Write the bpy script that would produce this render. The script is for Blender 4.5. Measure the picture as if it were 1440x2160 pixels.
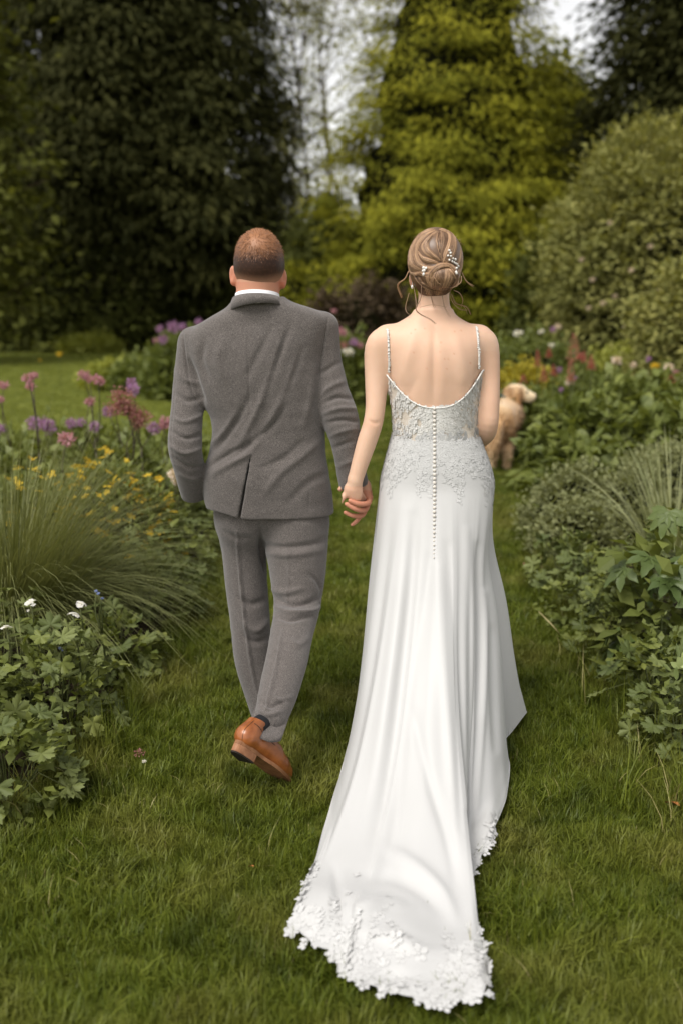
import bpy, math, random
import numpy as np
from mathutils import Vector, Matrix, Euler
R = math.radians
rng = np.random.default_rng(7)
random.seed(7)
scene = bpy.context.scene
COL = scene.collection
for o in list(bpy.data.objects): bpy.data.objects.remove(o)

# ------------------------------------------------------------ camera, world, sun, exposure
CAM_H, PITCH, FPX = 1.58, R(12.36), 2100.0
SP, CP = math.sin(PITCH), math.cos(PITCH)
cam = bpy.data.cameras.new('camera'); camo = bpy.data.objects.new('camera', cam); COL.objects.link(camo)
camo.location = (0, 0, CAM_H); camo.rotation_euler = (R(90) - PITCH, 0, 0)
cam.sensor_fit = 'VERTICAL'; cam.sensor_height = 36; cam.sensor_width = 24; cam.lens = 35
cam.clip_start = 0.05; cam.clip_end = 400
cam.dof.use_dof = True; cam.dof.focus_distance = 3.30; cam.dof.aperture_fstop = 1.6
scene.camera = camo

SUN_EL, SUN_AZ = R(57), math.atan2(-0.50, -0.58)
world = bpy.data.worlds.new('World'); scene.world = world; world.use_nodes = True
wn = world.node_tree.nodes; wl = world.node_tree.links; wn.clear()
sky = wn.new('ShaderNodeTexSky'); sky.sky_type = 'NISHITA'; sky.sun_disc = False
sky.sun_elevation = SUN_EL; sky.sun_rotation = SUN_AZ; sky.air_density = 1.0; sky.dust_density = 1.0
hs = wn.new('ShaderNodeHueSaturation'); hs.inputs['Saturation'].default_value = 0.12      # even white overcast
tint = wn.new('ShaderNodeMix'); tint.data_type = 'RGBA'; tint.blend_type = 'MULTIPLY'; tint.inputs[0].default_value = 1.0
tint.inputs[7].default_value = (1.0, 0.975, 0.945, 1)
bg = wn.new('ShaderNodeBackground'); bg.inputs[1].default_value = 0.15
wo = wn.new('ShaderNodeOutputWorld')
wl.new(sky.outputs[0], hs.inputs['Color']); wl.new(hs.outputs[0], tint.inputs[6]); wl.new(tint.outputs[2], bg.inputs[0]); wl.new(bg.outputs[0], wo.inputs[0])
sl = bpy.data.lights.new('sun', 'SUN'); sl.energy = 2.2; sl.angle = R(28); sl.color = (1.0, 0.965, 0.91)
so = bpy.data.objects.new('sun', sl); COL.objects.link(so)
sd = Vector((math.sin(SUN_AZ) * math.cos(SUN_EL), math.cos(SUN_AZ) * math.cos(SUN_EL), math.sin(SUN_EL)))
so.rotation_euler = sd.to_track_quat('Z', 'Y').to_euler(); so.location = sd * 40
vs = scene.view_settings; vs.view_transform = 'Standard'; vs.look = 'None'; vs.exposure = 0.52; vs.gamma = 1.0; vs.use_curve_mapping = False
scene.render.engine = 'CYCLES'
scene.cycles.use_denoising = True
scene.cycles.max_bounces = 6; scene.cycles.diffuse_bounces = 3; scene.cycles.transmission_bounces = 4; scene.cycles.transparent_max_bounces = 6
scene.cycles.use_adaptive_sampling = True; scene.cycles.adaptive_threshold = 0.015

# ------------------------------------------------------------ photo pixel -> place
def P(px, py, Y):
    """point of the ray through photo pixel (px,py) at distance Y ahead of the camera"""
    a, b = (px - 720) / FPX, (1080 - py) / FPX
    t = Y / (b * SP + CP)
    return np.array((a * t, Y, CAM_H + t * (b * CP - SP)))
def G(px, py, z=0.0):
    b = (1080 - py) / FPX
    t = (z - CAM_H) / (b * CP - SP)
    return np.array(((px - 720) / FPX * t, t * (b * SP + CP), z))
def proj(V):
    """world points (n,3) -> photo pixels"""
    x, y, z = V[:, 0], V[:, 1], V[:, 2] - CAM_H
    dep = y * CP - z * SP; up = y * SP + z * CP
    return 720 + FPX * x / dep, 1080 - FPX * up / dep

# ------------------------------------------------------------ scene helpers
def tag(o, label=None, cat=None, group=None, kind=None):
    if label: o['label'] = label
    if cat: o['category'] = cat
    if group: o['group'] = group
    if kind: o['kind'] = kind
    return o
def empty(name, loc=(0, 0, 0), label=None, cat=None, group=None, kind=None):
    o = bpy.data.objects.new(name, None); COL.objects.link(o); o.location = tuple(float(c) for c in loc); o.empty_display_size = 0.1
    return tag(o, label, cat, group, kind)
def new_mesh(name, V, F, mat=None, smooth=True):
    """V (n,3); F a list of polygons or an (m,k) int array"""
    me = bpy.data.meshes.new(name)
    V = np.asarray(V, np.float32)
    if isinstance(F, np.ndarray):
        m, k = F.shape; flat = F.astype(np.int32).ravel(); start = np.arange(m, dtype=np.int32) * k
    else:
        m = len(F); flat = np.fromiter((i for f in F for i in f), np.int32); ln = np.array([len(f) for f in F], np.int32)
        start = np.concatenate(([0], np.cumsum(ln)[:-1])).astype(np.int32)
    me.vertices.add(len(V)); me.vertices.foreach_set('co', V.ravel())
    me.loops.add(len(flat)); me.loops.foreach_set('vertex_index', flat)
    me.polygons.add(m); me.polygons.foreach_set('loop_start', start)
    me.update(calc_edges=True); me.validate()
    me.polygons.foreach_set('use_smooth', np.full(len(me.polygons), smooth, bool))
    if mat: me.materials.append(mat)
    return me
def obj(name, me, parent=None, loc=None, kind=None):
    o = bpy.data.objects.new(name, me); COL.objects.link(o)
    if parent is not None: o.parent = parent
    if loc is not None: o.location = tuple(float(c) for c in loc)
    if kind: o['kind'] = kind
    return o
def part(name, V, F, mat, parent, smooth=True, kind=None, attr=None):
    """a mesh given in world space, hung under a parent Empty that is only translated"""
    off = np.zeros(3); p = parent
    while p is not None: off += np.array(p.location); p = p.parent
    me = new_mesh(name, np.asarray(V) - off, F, mat, smooth)
    if attr is not None: set_attr(me, attr)
    return obj(name, me, parent, kind=kind)
def set_attr(me, vals, name='rnd'):
    a = me.attributes.new(name, 'FLOAT', 'POINT'); a.data.foreach_set('value', np.asarray(vals, np.float32))

# ------------------------------------------------------------ geometry helpers
def smooth01(x): x = np.clip(x, 0, 1); return x * x * (3 - 2 * x)
def catmull(pts, n):
    pts = np.asarray(pts, float); m = len(pts)
    q = np.vstack((2 * pts[0] - pts[1], pts, 2 * pts[-1] - pts[-2]))
    t = np.linspace(0, m - 1, n); i = np.minimum(t.astype(int), m - 2); f = (t - i)[:, None]
    p0, p1, p2, p3 = q[i], q[i + 1], q[i + 2], q[i + 3]
    return .5 * (2 * p1 + (p2 - p0) * f + (2 * p0 - 5 * p1 + 4 * p2 - p3) * f ** 2 + (3 * p1 - p0 - 3 * p2 + p3) * f ** 3)
def frames(pts):
    T = np.gradient(pts, axis=0); T /= np.linalg.norm(T, axis=1)[:, None] + 1e-9
    ref = np.array((0., 0, 1)) if abs(T[0, 2]) < .8 else np.array((1., 0, 0))
    N = np.zeros_like(T); n = ref - T[0] * (ref @ T[0]); N[0] = n / np.linalg.norm(n)
    for i in range(1, len(T)):
        n = N[i - 1] - T[i] * (N[i - 1] @ T[i]); N[i] = n / (np.linalg.norm(n) + 1e-9)
    return T, N, np.cross(T, N)
def tube(pts, rad, k=6, caps=True):
    pts = np.asarray(pts, float); m = len(pts); rad = np.broadcast_to(np.asarray(rad, float), (m,))
    T, N, B = frames(pts); a = np.linspace(0, 2 * math.pi, k, endpoint=False)
    V = (pts[:, None] + rad[:, None, None] * (np.cos(a)[None, :, None] * N[:, None] + np.sin(a)[None, :, None] * B[:, None])).reshape(-1, 3)
    F = [(i * k + j, i * k + (j + 1) % k, (i + 1) * k + (j + 1) % k, (i + 1) * k + j) for i in range(m - 1) for j in range(k)]
    if caps: F += [tuple(range(k))[::-1], tuple((m - 1) * k + j for j in range(k))]
    return V, F
def merge(items):
    Vs, Fs, o = [], [], 0
    for V, F in items:
        Vs.append(np.asarray(V)); Fs += [tuple(int(i) + o for i in f) for f in F]; o += len(V)
    return np.vstack(Vs), Fs
def scatter(V, F, Ms, Ps, rnd=None):
    """copies of a small mesh (V, F array) at Ps with 3x3 matrices Ms -> one big mesh"""
    V = np.asarray(V, float); F = np.asarray(F); n = len(Ps)
    W = np.einsum('nij,vj->nvi', Ms, V) + Ps[:, None, :]
    FF = (F[None] + (np.arange(n) * len(V))[:, None, None]).reshape(-1, F.shape[1])
    return W.reshape(-1, 3), FF, (None if rnd is None else np.repeat(rnd, len(V)))
def norm(a): return a / (np.linalg.norm(a, axis=-1, keepdims=True) + 1e-9)
def orient(d, up, scale=1.0, roll=None):
    """matrices whose local +Y is d and local +Z leans to up; (n,3,3) columns x,y,z"""
    y = norm(np.asarray(d, float)); u = np.broadcast_to(np.asarray(up, float), y.shape)
    x = norm(np.cross(y, u)); z = np.cross(x, y)
    if roll is not None:
        c, s = np.cos(roll)[:, None], np.sin(roll)[:, None]; x, z = x * c + z * s, z * c - x * s
    M = np.stack((x, y, z), axis=2)
    return M * np.reshape(scale, (-1, 1, 1)) if np.ndim(scale) else M * scale
def box(lo, hi):
    (a, b, c), (d, e, f) = lo, hi
    V = [(a, b, c), (d, b, c), (d, e, c), (a, e, c), (a, b, f), (d, b, f), (d, e, f), (a, e, f)]
    return np.array(V, float), [(0, 3, 2, 1), (4, 5, 6, 7), (0, 1, 5, 4), (1, 2, 6, 5), (2, 3, 7, 6), (3, 0, 4, 7)]
def uvsphere(c, r, nu=10, nv=6):
    r = np.broadcast_to(np.asarray(r, float), (3,)); V = [(0, 0, 1)]
    for i in range(1, nv):
        for j in range(nu):
            t, p = math.pi * i / nv, 2 * math.pi * j / nu; V.append((math.sin(t) * math.cos(p), math.sin(t) * math.sin(p), math.cos(t)))
    V.append((0, 0, -1)); F = [(0, 1 + j, 1 + (j + 1) % nu) for j in range(nu)]
    for i in range(nv - 2):
        for j in range(nu):
            a = 1 + i * nu + j; b = 1 + i * nu + (j + 1) % nu; F.append((a, a + nu, b + nu, b))
    L = len(V) - 1; F += [(L, 1 + (nv - 2) * nu + (j + 1) % nu, 1 + (nv - 2) * nu + j) for j in range(nu)]
    return np.array(V) * r + np.asarray(c), F
def vnoise(X, scale, seed=0, octaves=2):
    """smooth pseudo-noise in -1..1 from a few rotated sines (cheap, no lattice)"""
    g = np.random.default_rng(seed); out = 0; amp = 1; tot = 0; X = np.asarray(X, float) * scale
    for o in range(octaves):
        v = 0
        for _ in range(5):
            d = g.normal(size=X.shape[-1]); d /= np.linalg.norm(d); v = v + np.sin(X @ d * g.uniform(.7, 1.5) * 2.2 + g.uniform(0, 6.3))
        out = out + amp * v / 3.2; tot += amp; amp *= .5; X = X * 2.03
    return out / tot

# ------------------------------------------------------------ solid modelling on a grid (smooth unions -> surface nets)
class Field:
    def __init__(s, lo, hi, h):
        s.lo = np.array(lo, float); s.h = h; n = np.ceil((np.array(hi) - s.lo) / h).astype(int) + 1; s.n = n
        s.D = np.full(n, 0.5, np.float32)
    def win(s, lo, hi):
        a = np.clip(((np.array(lo) - s.lo) / s.h).astype(int), 0, s.n); b = np.clip(((np.array(hi) - s.lo) / s.h).astype(int) + 2, 0, s.n)
        ax = [(s.lo[i] + s.h * np.arange(a[i], b[i])).astype(np.float32) for i in range(3)]
        return tuple(slice(a[i], b[i]) for i in range(3)), ax[0][:, None, None], ax[1][None, :, None], ax[2][None, None, :]
    def put(s, w, d, k):
        D = s.D[w]
        if k <= 0: s.D[w] = np.minimum(D, d); return
        h = np.clip(.5 + .5 * (d - D) / k, 0, 1); s.D[w] = d + (D - d) * h - k * h * (1 - h)
    @staticmethod
    def dcone(X, Y, Z, a, b, ra, rb):
        a = np.asarray(a, float); ba = np.asarray(b, float) - a; L = max(ba @ ba, 1e-9)
        t = np.clip(((X - a[0]) * ba[0] + (Y - a[1]) * ba[1] + (Z - a[2]) * ba[2]) / L, 0, 1)
        return np.sqrt((X - a[0] - t * ba[0]) ** 2 + (Y - a[1] - t * ba[1]) ** 2 + (Z - a[2] - t * ba[2]) ** 2) - (ra + (rb - ra) * t)
    def chain(s, pts, rad, k=.01, flat=None):
        pts = np.asarray(pts, float); rad = np.broadcast_to(np.asarray(rad, float), (len(pts),))
        if len(pts) > 3: q = catmull(np.column_stack((pts, rad)), 4 * (len(pts) - 1) + 1); pts, rad = q[:, :3], q[:, 3]
        m = max(rad.max() * 1.3, .02) + k + 2 * s.h
        w, X, Y, Z = s.win(pts.min(0) - m, pts.max(0) + m)
        d = None
        for i in range(len(pts) - 1):
            e = s.dcone(X, Y, Z, pts[i], pts[i + 1], rad[i], rad[i + 1])
            if d is None: d = e
            else:
                d = np.minimum(d, e)
        s.put(w, d.astype(np.float32), k)
    def dell(s, X, Y, Z, c, r, rot=None):
        x, y, z = X - c[0], Y - c[1], Z - c[2]
        if rot is not None:
            Q = np.array(Euler(rot).to_matrix().transposed()); x, y, z = (Q[i, 0] * x + Q[i, 1] * y + Q[i, 2] * z for i in range(3))
        k0 = np.sqrt((x / r[0]) ** 2 + (y / r[1]) ** 2 + (z / r[2]) ** 2); k1 = np.sqrt((x / r[0] ** 2) ** 2 + (y / r[1] ** 2) ** 2 + (z / r[2] ** 2) ** 2) + 1e-6
        return (k0 * (k0 - 1) / k1).astype(np.float32)
    def ell(s, c, r, rot=None, k=.01, cut=False):
        c = np.asarray(c, float); m = max(r) * 1.1 + .02 + k
        w, X, Y, Z = s.win(c - m, c + m); d = s.dell(X, Y, Z, c, r, rot)
        if cut: s.cutd(w, d, k)
        else: s.put(w, d, k)
    def cutd(s, w, d, k):
        D = -s.D[w]; h = np.clip(.5 + .5 * (d - D) / k, 0, 1); s.D[w] = -(d + (D - d) * h - k * h * (1 - h))
    def at(s, V):
        q = (np.asarray(V) - s.lo) / s.h; i = np.clip(q.astype(int), 0, s.n - 2); f = q - i; out = 0
        for a in (0, 1):
            for b in (0, 1):
                for c in (0, 1):
                    out = out + s.D[i[:, 0] + a, i[:, 1] + b, i[:, 2] + c] * abs(1 - a - f[:, 0]) * abs(1 - b - f[:, 1]) * abs(1 - c - f[:, 2])
        return out
    def mesh(s, smooth=1):
        D = s.D; S = D < 0
        cnt = sum(S[a:s.n[0] - 1 + a, b:s.n[1] - 1 + b, c:s.n[2] - 1 + c].astype(np.int8) for a in (0, 1) for b in (0, 1) for c in (0, 1))
        I, J, K = np.nonzero((cnt > 0) & (cnt < 8)); n = len(I)
        idx = np.full(cnt.shape, -1, np.int32); idx[I, J, K] = np.arange(n)
        acc = np.zeros((n, 3)); num = np.zeros(n)
        E = [((0, a, b), (1, a, b)) for a in (0, 1) for b in (0, 1)] + [((a, 0, b), (a, 1, b)) for a in (0, 1) for b in (0, 1)] + [((a, b, 0), (a, b, 1)) for a in (0, 1) for b in (0, 1)]
        for p, q in E:
            da = D[I + p[0], J + p[1], K + p[2]]; db = D[I + q[0], J + q[1], K + q[2]]; c = (da < 0) != (db < 0)
            t = np.where(c, da / np.where(c, da - db, 1), 0)
            acc += c[:, None] * (np.array(p) + t[:, None] * (np.array(q) - np.array(p))); num += c
        V = s.lo + s.h * (np.stack((I, J, K), 1) + acc / num[:, None])
        Fs = []
        for ax in range(3):
            o1, o2 = [(1, 2), (2, 0), (0, 1)][ax]
            lo = [slice(0, s.n[i] - 1) for i in range(3)]; hi = list(lo)
            lo[o1] = hi[o1] = slice(1, s.n[o1] - 1); lo[o2] = hi[o2] = slice(1, s.n[o2] - 1); hi[ax] = slice(1, s.n[ax])
            A, B = S[tuple(lo)], S[tuple(hi)]
            for flip, C in ((0, A & ~B), (1, ~A & B)):
                g = list(np.nonzero(C)); g[o1] = g[o1] + 1; g[o2] = g[o2] + 1
                def cell(d1, d2):
                    c = [x.copy() for x in g]; c[o1] -= d1; c[o2] -= d2; return idx[c[0], c[1], c[2]]
                q = [cell(1, 1), cell(0, 1), cell(0, 0), cell(1, 0)]
                Fs.append(np.stack(q[::-1] if flip else q, 1))
        F = np.vstack(Fs)
        for _ in range(smooth):
            for lam in (.5, -.45): V = V + lam * (lap(V, F) - V)
        return V, F
def lap(V, F):
    a = np.zeros_like(V); c = np.zeros(len(V))
    for i, j in ((0, 1), (1, 2), (2, 3), (3, 0)):
        for p, q in ((i, j), (j, i)):
            for d in range(3): a[:, d] += np.bincount(F[:, p], V[F[:, q], d], len(V))
            c += np.bincount(F[:, p], minlength=len(V))
    return a / np.maximum(c, 1)[:, None]
def vnormals(V, F):
    F = np.asarray(F); n = np.cross(V[F[:, 2]] - V[F[:, 0]], V[F[:, 3 if F.shape[1] > 3 else 1]] - V[F[:, 1 if F.shape[1] > 3 else 0]])
    if F.shape[1] == 3: n = np.cross(V[F[:, 1]] - V[F[:, 0]], V[F[:, 2]] - V[F[:, 0]])
    out = np.zeros_like(V)
    for c in range(F.shape[1]):
        for d in range(3): out[:, d] += np.bincount(F[:, c], n[:, d], len(V))
    return norm(out)
def folds(V, N, segs, facing=True):
    """push cloth out (amp>0) or in (amp<0) along soft creases; each crease is a polyline given where it shows in the photograph: (pts, width_px, amp_m)"""
    u, v = proj(V); Q = np.stack((u, v), 1); D = np.zeros(len(V))
    face = smooth01((-N[:, 1] + .1) / .5) if facing else 1
    for pts, w, amp in segs:
        c = catmull(pts, 8 * (len(pts) - 1) + 1); best = np.full(len(V), 1e9); par = np.zeros(len(V))
        m = (u > c[:, 0].min() - 4 * w) & (u < c[:, 0].max() + 4 * w) & (v > c[:, 1].min() - 4 * w) & (v < c[:, 1].max() + 4 * w)
        if not m.any(): continue
        q = Q[m]; bb = best[m]; pp = par[m]
        for i in range(len(c) - 1):
            ba = c[i + 1] - c[i]; t = np.clip(((q - c[i]) @ ba) / (ba @ ba + 1e-9), 0, 1)
            d = np.linalg.norm(q - c[i] - t[:, None] * ba, axis=1); k = d < bb; bb[k] = d[k]; pp[k] = (i + t[k]) / (len(c) - 1)
        D[m] += amp * np.exp(-(bb / w) ** 2) * np.sin(math.pi * (.04 + .92 * pp)) ** .6
    return V + N * (D * face)[:, None]

# ------------------------------------------------------------ materials
def mat_base(name):
    m = bpy.data.materials.new(name); m.use_nodes = True; nt = m.node_tree; nt.nodes.clear()
    out = nt.nodes.new('ShaderNodeOutputMaterial'); p = nt.nodes.new('ShaderNodeBsdfPrincipled')
    nt.links.new(p.outputs[0], out.inputs[0]); return m, nt, p, out
def mixcol(nt, fac, c1, c2, mode='MIX'):
    n = nt.nodes.new('ShaderNodeMix'); n.data_type = 'RGBA'; n.blend_type = mode
    for i, c in ((0, fac), (6, c1), (7, c2)):
        if hasattr(c, 'is_linked') or hasattr(c, 'links'): nt.links.new(c, n.inputs[i])
        elif i == 0: n.inputs[0].default_value = c
        else: n.inputs[i].default_value = (*c, 1) if len(c) == 3 else c
    return n.outputs[2]
def noise(nt, scale, detail=3, coord='Object', rough=.55):
    t = nt.nodes.new('ShaderNodeTexCoord'); n = nt.nodes.new('ShaderNodeTexNoise'); n.inputs['Scale'].default_value = scale; n.inputs['Detail'].default_value = detail
    n.inputs['Roughness'].default_value = rough
    if coord == 'World': g = nt.nodes.new('ShaderNodeNewGeometry'); nt.links.new(g.outputs['Position'], n.inputs['Vector'])
    else: nt.links.new(t.outputs[coord], n.inputs['Vector'])
    return n.outputs['Fac']
def ramp(nt, fac, a, b, ca=(0, 0, 0), cb=(1, 1, 1)):
    r = nt.nodes.new('ShaderNodeValToRGB'); r.color_ramp.elements[0].position = a; r.color_ramp.elements[1].position = b
    r.color_ramp.elements[0].color = (*ca, 1); r.color_ramp.elements[1].color = (*cb, 1); nt.links.new(fac, r.inputs[0]); return r.outputs[0]
def bump(nt, p, fac, strength=.3, dist=.002):
    b = nt.nodes.new('ShaderNodeBump'); b.inputs['Strength'].default_value = strength; b.inputs['Distance'].default_value = dist
    nt.links.new(fac, b.inputs['Height']); nt.links.new(b.outputs[0], p.inputs['Normal']); return b
def M(name, c1, c2=None, scale=20, rough=.6, spec=.3, bmp=0, bscale=None, bdist=.002, a=.35, b=.65, coord='Object', coat=0, sheen=0, metal=0):
    m, nt, p, out = mat_base(name)
    p.inputs['Roughness'].default_value = rough; p.inputs['Specular IOR Level'].default_value = spec; p.inputs['Metallic'].default_value = metal
    if coat: p.inputs['Coat Weight'].default_value = coat; p.inputs['Coat Roughness'].default_value = .15
    if sheen: p.inputs['Sheen Weight'].default_value = sheen
    if c2 is None: p.inputs['Base Color'].default_value = (*c1, 1)
    else: nt.links.new(ramp(nt, noise(nt, scale, coord=coord), a, b, c1, c2), p.inputs['Base Color'])
    if bmp: bump(nt, p, noise(nt, bscale or scale, 4, coord=coord), bmp, bdist)
    return m
def leafmat(name, c1, c2, trans=.3, rough=.5, spec=.35, use='object', c3=None, nscale=3.0, bmp=0, bscale=60):
    """leaf green that varies leaf by leaf ('object' random or the mesh attribute 'rnd') and slowly over the place"""
    m, nt, p, out = mat_base(name)
    if use == 'object': o = nt.nodes.new('ShaderNodeObjectInfo'); r = o.outputs['Random']
    else: o = nt.nodes.new('ShaderNodeAttribute'); o.attribute_name = 'rnd'; r = o.outputs['Fac']
    col = mixcol(nt, r, c1, c2)
    n = noise(nt, nscale, 2, 'World'); f = ramp(nt, n, .35, .7)
    col = mixcol(nt, f, col, mixcol(nt, .75, col, c3 if c3 else tuple(.6 * x + .4 * y for x, y in zip(c1, c2))))
    nt.links.new(col, p.inputs['Base Color']); p.inputs['Roughness'].default_value = rough; p.inputs['Specular IOR Level'].default_value = spec
    if bmp: bump(nt, p, noise(nt, bscale, 3), bmp, .003)
    tr = nt.nodes.new('ShaderNodeBsdfTranslucent'); nt.links.new(mixcol(nt, 1.0, col, (1.25, 1.2, .6), 'MULTIPLY'), tr.inputs[0])
    mx = nt.nodes.new('ShaderNodeMixShader'); mx.inputs[0].default_value = trans
    nt.links.new(p.outputs[0], mx.inputs[1]); nt.links.new(tr.outputs[0], mx.inputs[2]); nt.links.new(mx.outputs[0], out.inputs[0])
    return m
# ============================================================ THE SETTING: lawn, beds, path grass
def edge_left(y):   # where the mown path meets the left border
    return np.interp(y, [0, 2.0, 2.63, 3.44, 4.3, 5.35, 7.5, 9.5, 30], [-1.04, -1.04, -.95, -.80, -.74, -.70, -.66, -.7, -.7])
def edge_right(y):
    return np.interp(y, [0, 2.0, 2.73, 3.6, 4.6, 5.86, 8.8, 13, 30], [1.12, 1.10, 1.06, .98, 1.06, 1.17, 1.6, 2.3, 3.0])
BED_BACK = 8.2      # the left border ends here and the open lawn begins
mat_lawn = M('lawn_soil', (.07, .085, .014), (.12, .135, .022), 9, .9, .1, coord='World')
mat_soil = M('soil', (.018, .013, .008), (.04, .03, .018), 14, .95, .1, bmp=.8, bscale=40, bdist=.02, coord='World')
gx = np.concatenate((np.linspace(-160, -12, 14), np.linspace(-11, 11, 70), np.linspace(12, 160, 14))); gy = np.concatenate((np.linspace(-30, -1, 6), np.linspace(0, 30, 90), np.linspace(32, 240, 16)))
XX, YY = np.meshgrid(gx, gy, indexing='ij'); ZZ = .012 * vnoise(np.stack((XX, YY), -1), 1.3, 3) - .012 + .012 * (np.abs(XX) > 30)
nx, ny = XX.shape; ii = np.arange(nx * ny).reshape(nx, ny)
GF = np.stack((ii[:-1, :-1], ii[1:, :-1], ii[1:, 1:], ii[:-1, 1:]), -1).reshape(-1, 4)
tag(obj('lawn', new_mesh('lawn', np.stack((XX, YY, ZZ), -1).reshape(-1, 3), GF, mat_lawn)), 'mown green lawn and grass path between the flower borders', 'lawn', kind='structure')
def bed(name, fn_in, out, y0, y1, label):
    ys = np.linspace(y0, y1, 60); us = np.linspace(0, 1, 24); V = []
    for y in ys:
        a = fn_in(y) + .02 * math.sin(y * 7) + .015 * math.sin(y * 17); b = out(y)
        for u in us:
            x = a + (b - a) * u; d = min(abs(x - a), abs(x - b), abs(y - y0), abs(y - y1))
            V.append((x, y, -.02 + .07 * smooth01(d / .25) + .012 * math.sin(x * 23 + y * 5) * math.sin(y * 19)))
    n, m = len(ys), len(us); k = np.arange(n * m).reshape(n, m); F = np.stack((k[:-1, :-1], k[:-1, 1:], k[1:, 1:], k[1:, :-1]), -1).reshape(-1, 4)
    tag(obj(name, new_mesh(name, np.array(V), F, mat_soil)), label, 'flower bed', kind='structure')
bed('left_border_soil', edge_left, lambda y: -4.6, .6, BED_BACK, 'dark soil of the border along the left of the grass path')
bed('right_border_soil', edge_right, lambda y: 7.5, .6, 17.5, 'dark soil of the border along the right of the grass path')

# ---- grass blades: small patches of modelled blades laid over the lawn (instances inside one stuff object)
def blade_patch(n, size, hlo, hhi, wid, seed, segs=3):
    """blades gathered in small tufts that each lean their own way"""
    g = np.random.default_rng(seed); nt_ = max(6, n // 13); tc = (g.random((nt_, 2)) - .5) * size; ta = g.uniform(0, 6.283, nt_); th = g.uniform(.55, 1.35, nt_) ** 1.3; tl = g.uniform(.1, 1.0, nt_)
    k = g.integers(0, nt_, n); loose = g.random(n) < .35
    p = np.where(loose[:, None], (g.random((n, 2)) - .5) * size, tc[k] + g.normal(0, .010 * (size / .2), (n, 2)))
    h = g.uniform(hlo, hhi, n) * np.where(loose, g.uniform(.6, 1.0, n), th[k]); az = np.where(loose, g.uniform(0, 6.283, n), ta[k] + g.normal(0, .75, n)); lean = np.where(loose, g.gamma(2.0, .22, n), tl[k] + g.normal(0, .25, n)).clip(0, 1.5); w = wid * g.uniform(.6, 1.3, n)
    dirv = np.stack((np.cos(az), np.sin(az), 0 * az), 1)
    side = norm(np.cross(dirv, (0, 0, 1)) + .4 * g.normal(size=(n, 3)) * (1, 1, 0)); rows = []
    for q in range(segs + 1):
        t = q / segs; c = np.stack((p[:, 0], p[:, 1], 0 * h), 1) + dirv * (lean * h * t * t * .9)[:, None] + np.array((0, 0, 1)) * (h * t * (1 - .3 * lean * t))[:, None]
        if q < segs: ww = w * (1 - .75 * t * t) * .5; rows += [c - side * ww[:, None], c + side * ww[:, None]]
        else: rows.append(c)
    V = np.stack(rows, 1); nv = V.shape[1]; tris = []
    for q in range(segs - 1): tris += [(2 * q, 2 * q + 1, 2 * q + 3), (2 * q, 2 * q + 3, 2 * q + 2)]
    tris.append((2 * segs - 2, 2 * segs - 1, 2 * segs))
    F = (np.array(tris)[None] + (np.arange(n) * nv)[:, None, None]).reshape(-1, 3)
    return V.reshape(-1, 3), F, np.repeat(np.clip(.6 * g.random(n) + .4 * np.where(loose, g.random(n), g.random(nt_)[k]), 0, 1), nv)
mg, nt, pb, out = mat_base('grass_blade')
at = nt.nodes.new('ShaderNodeAttribute'); at.attribute_name = 'rnd'
c = mixcol(nt, at.outputs['Fac'], (.058, .088, .008), (.178, .205, .022))
c = mixcol(nt, ramp(nt, noise(nt, 2.1, 3, 'World'), .45, .68), c, (.205, .205, .040))
c = mixcol(nt, ramp(nt, noise(nt, 4.5, 2, 'World'), .55, .74), c, (.046, .064, .008))
st = nt.nodes.new('ShaderNodeMath'); st.operation = 'GREATER_THAN'; st.inputs[1].default_value = .955; nt.links.new(at.outputs['Fac'], st.inputs[0])
c = mixcol(nt, st.outputs[0], c, (.36, .31, .13))
nt.links.new(c, pb.inputs['Base Color']); pb.inputs['Roughness'].default_value = .45; pb.inputs['Specular IOR Level'].default_value = .22
tr = nt.nodes.new('ShaderNodeBsdfTranslucent'); nt.links.new(c, tr.inputs[0]); mx = nt.nodes.new('ShaderNodeMixShader'); mx.inputs[0].default_value = .25
nt.links.new(pb.outputs[0], mx.inputs[1]); nt.links.new(tr.outputs[0], mx.inputs[2]); nt.links.new(mx.outputs[0], out.inputs[0])
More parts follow.
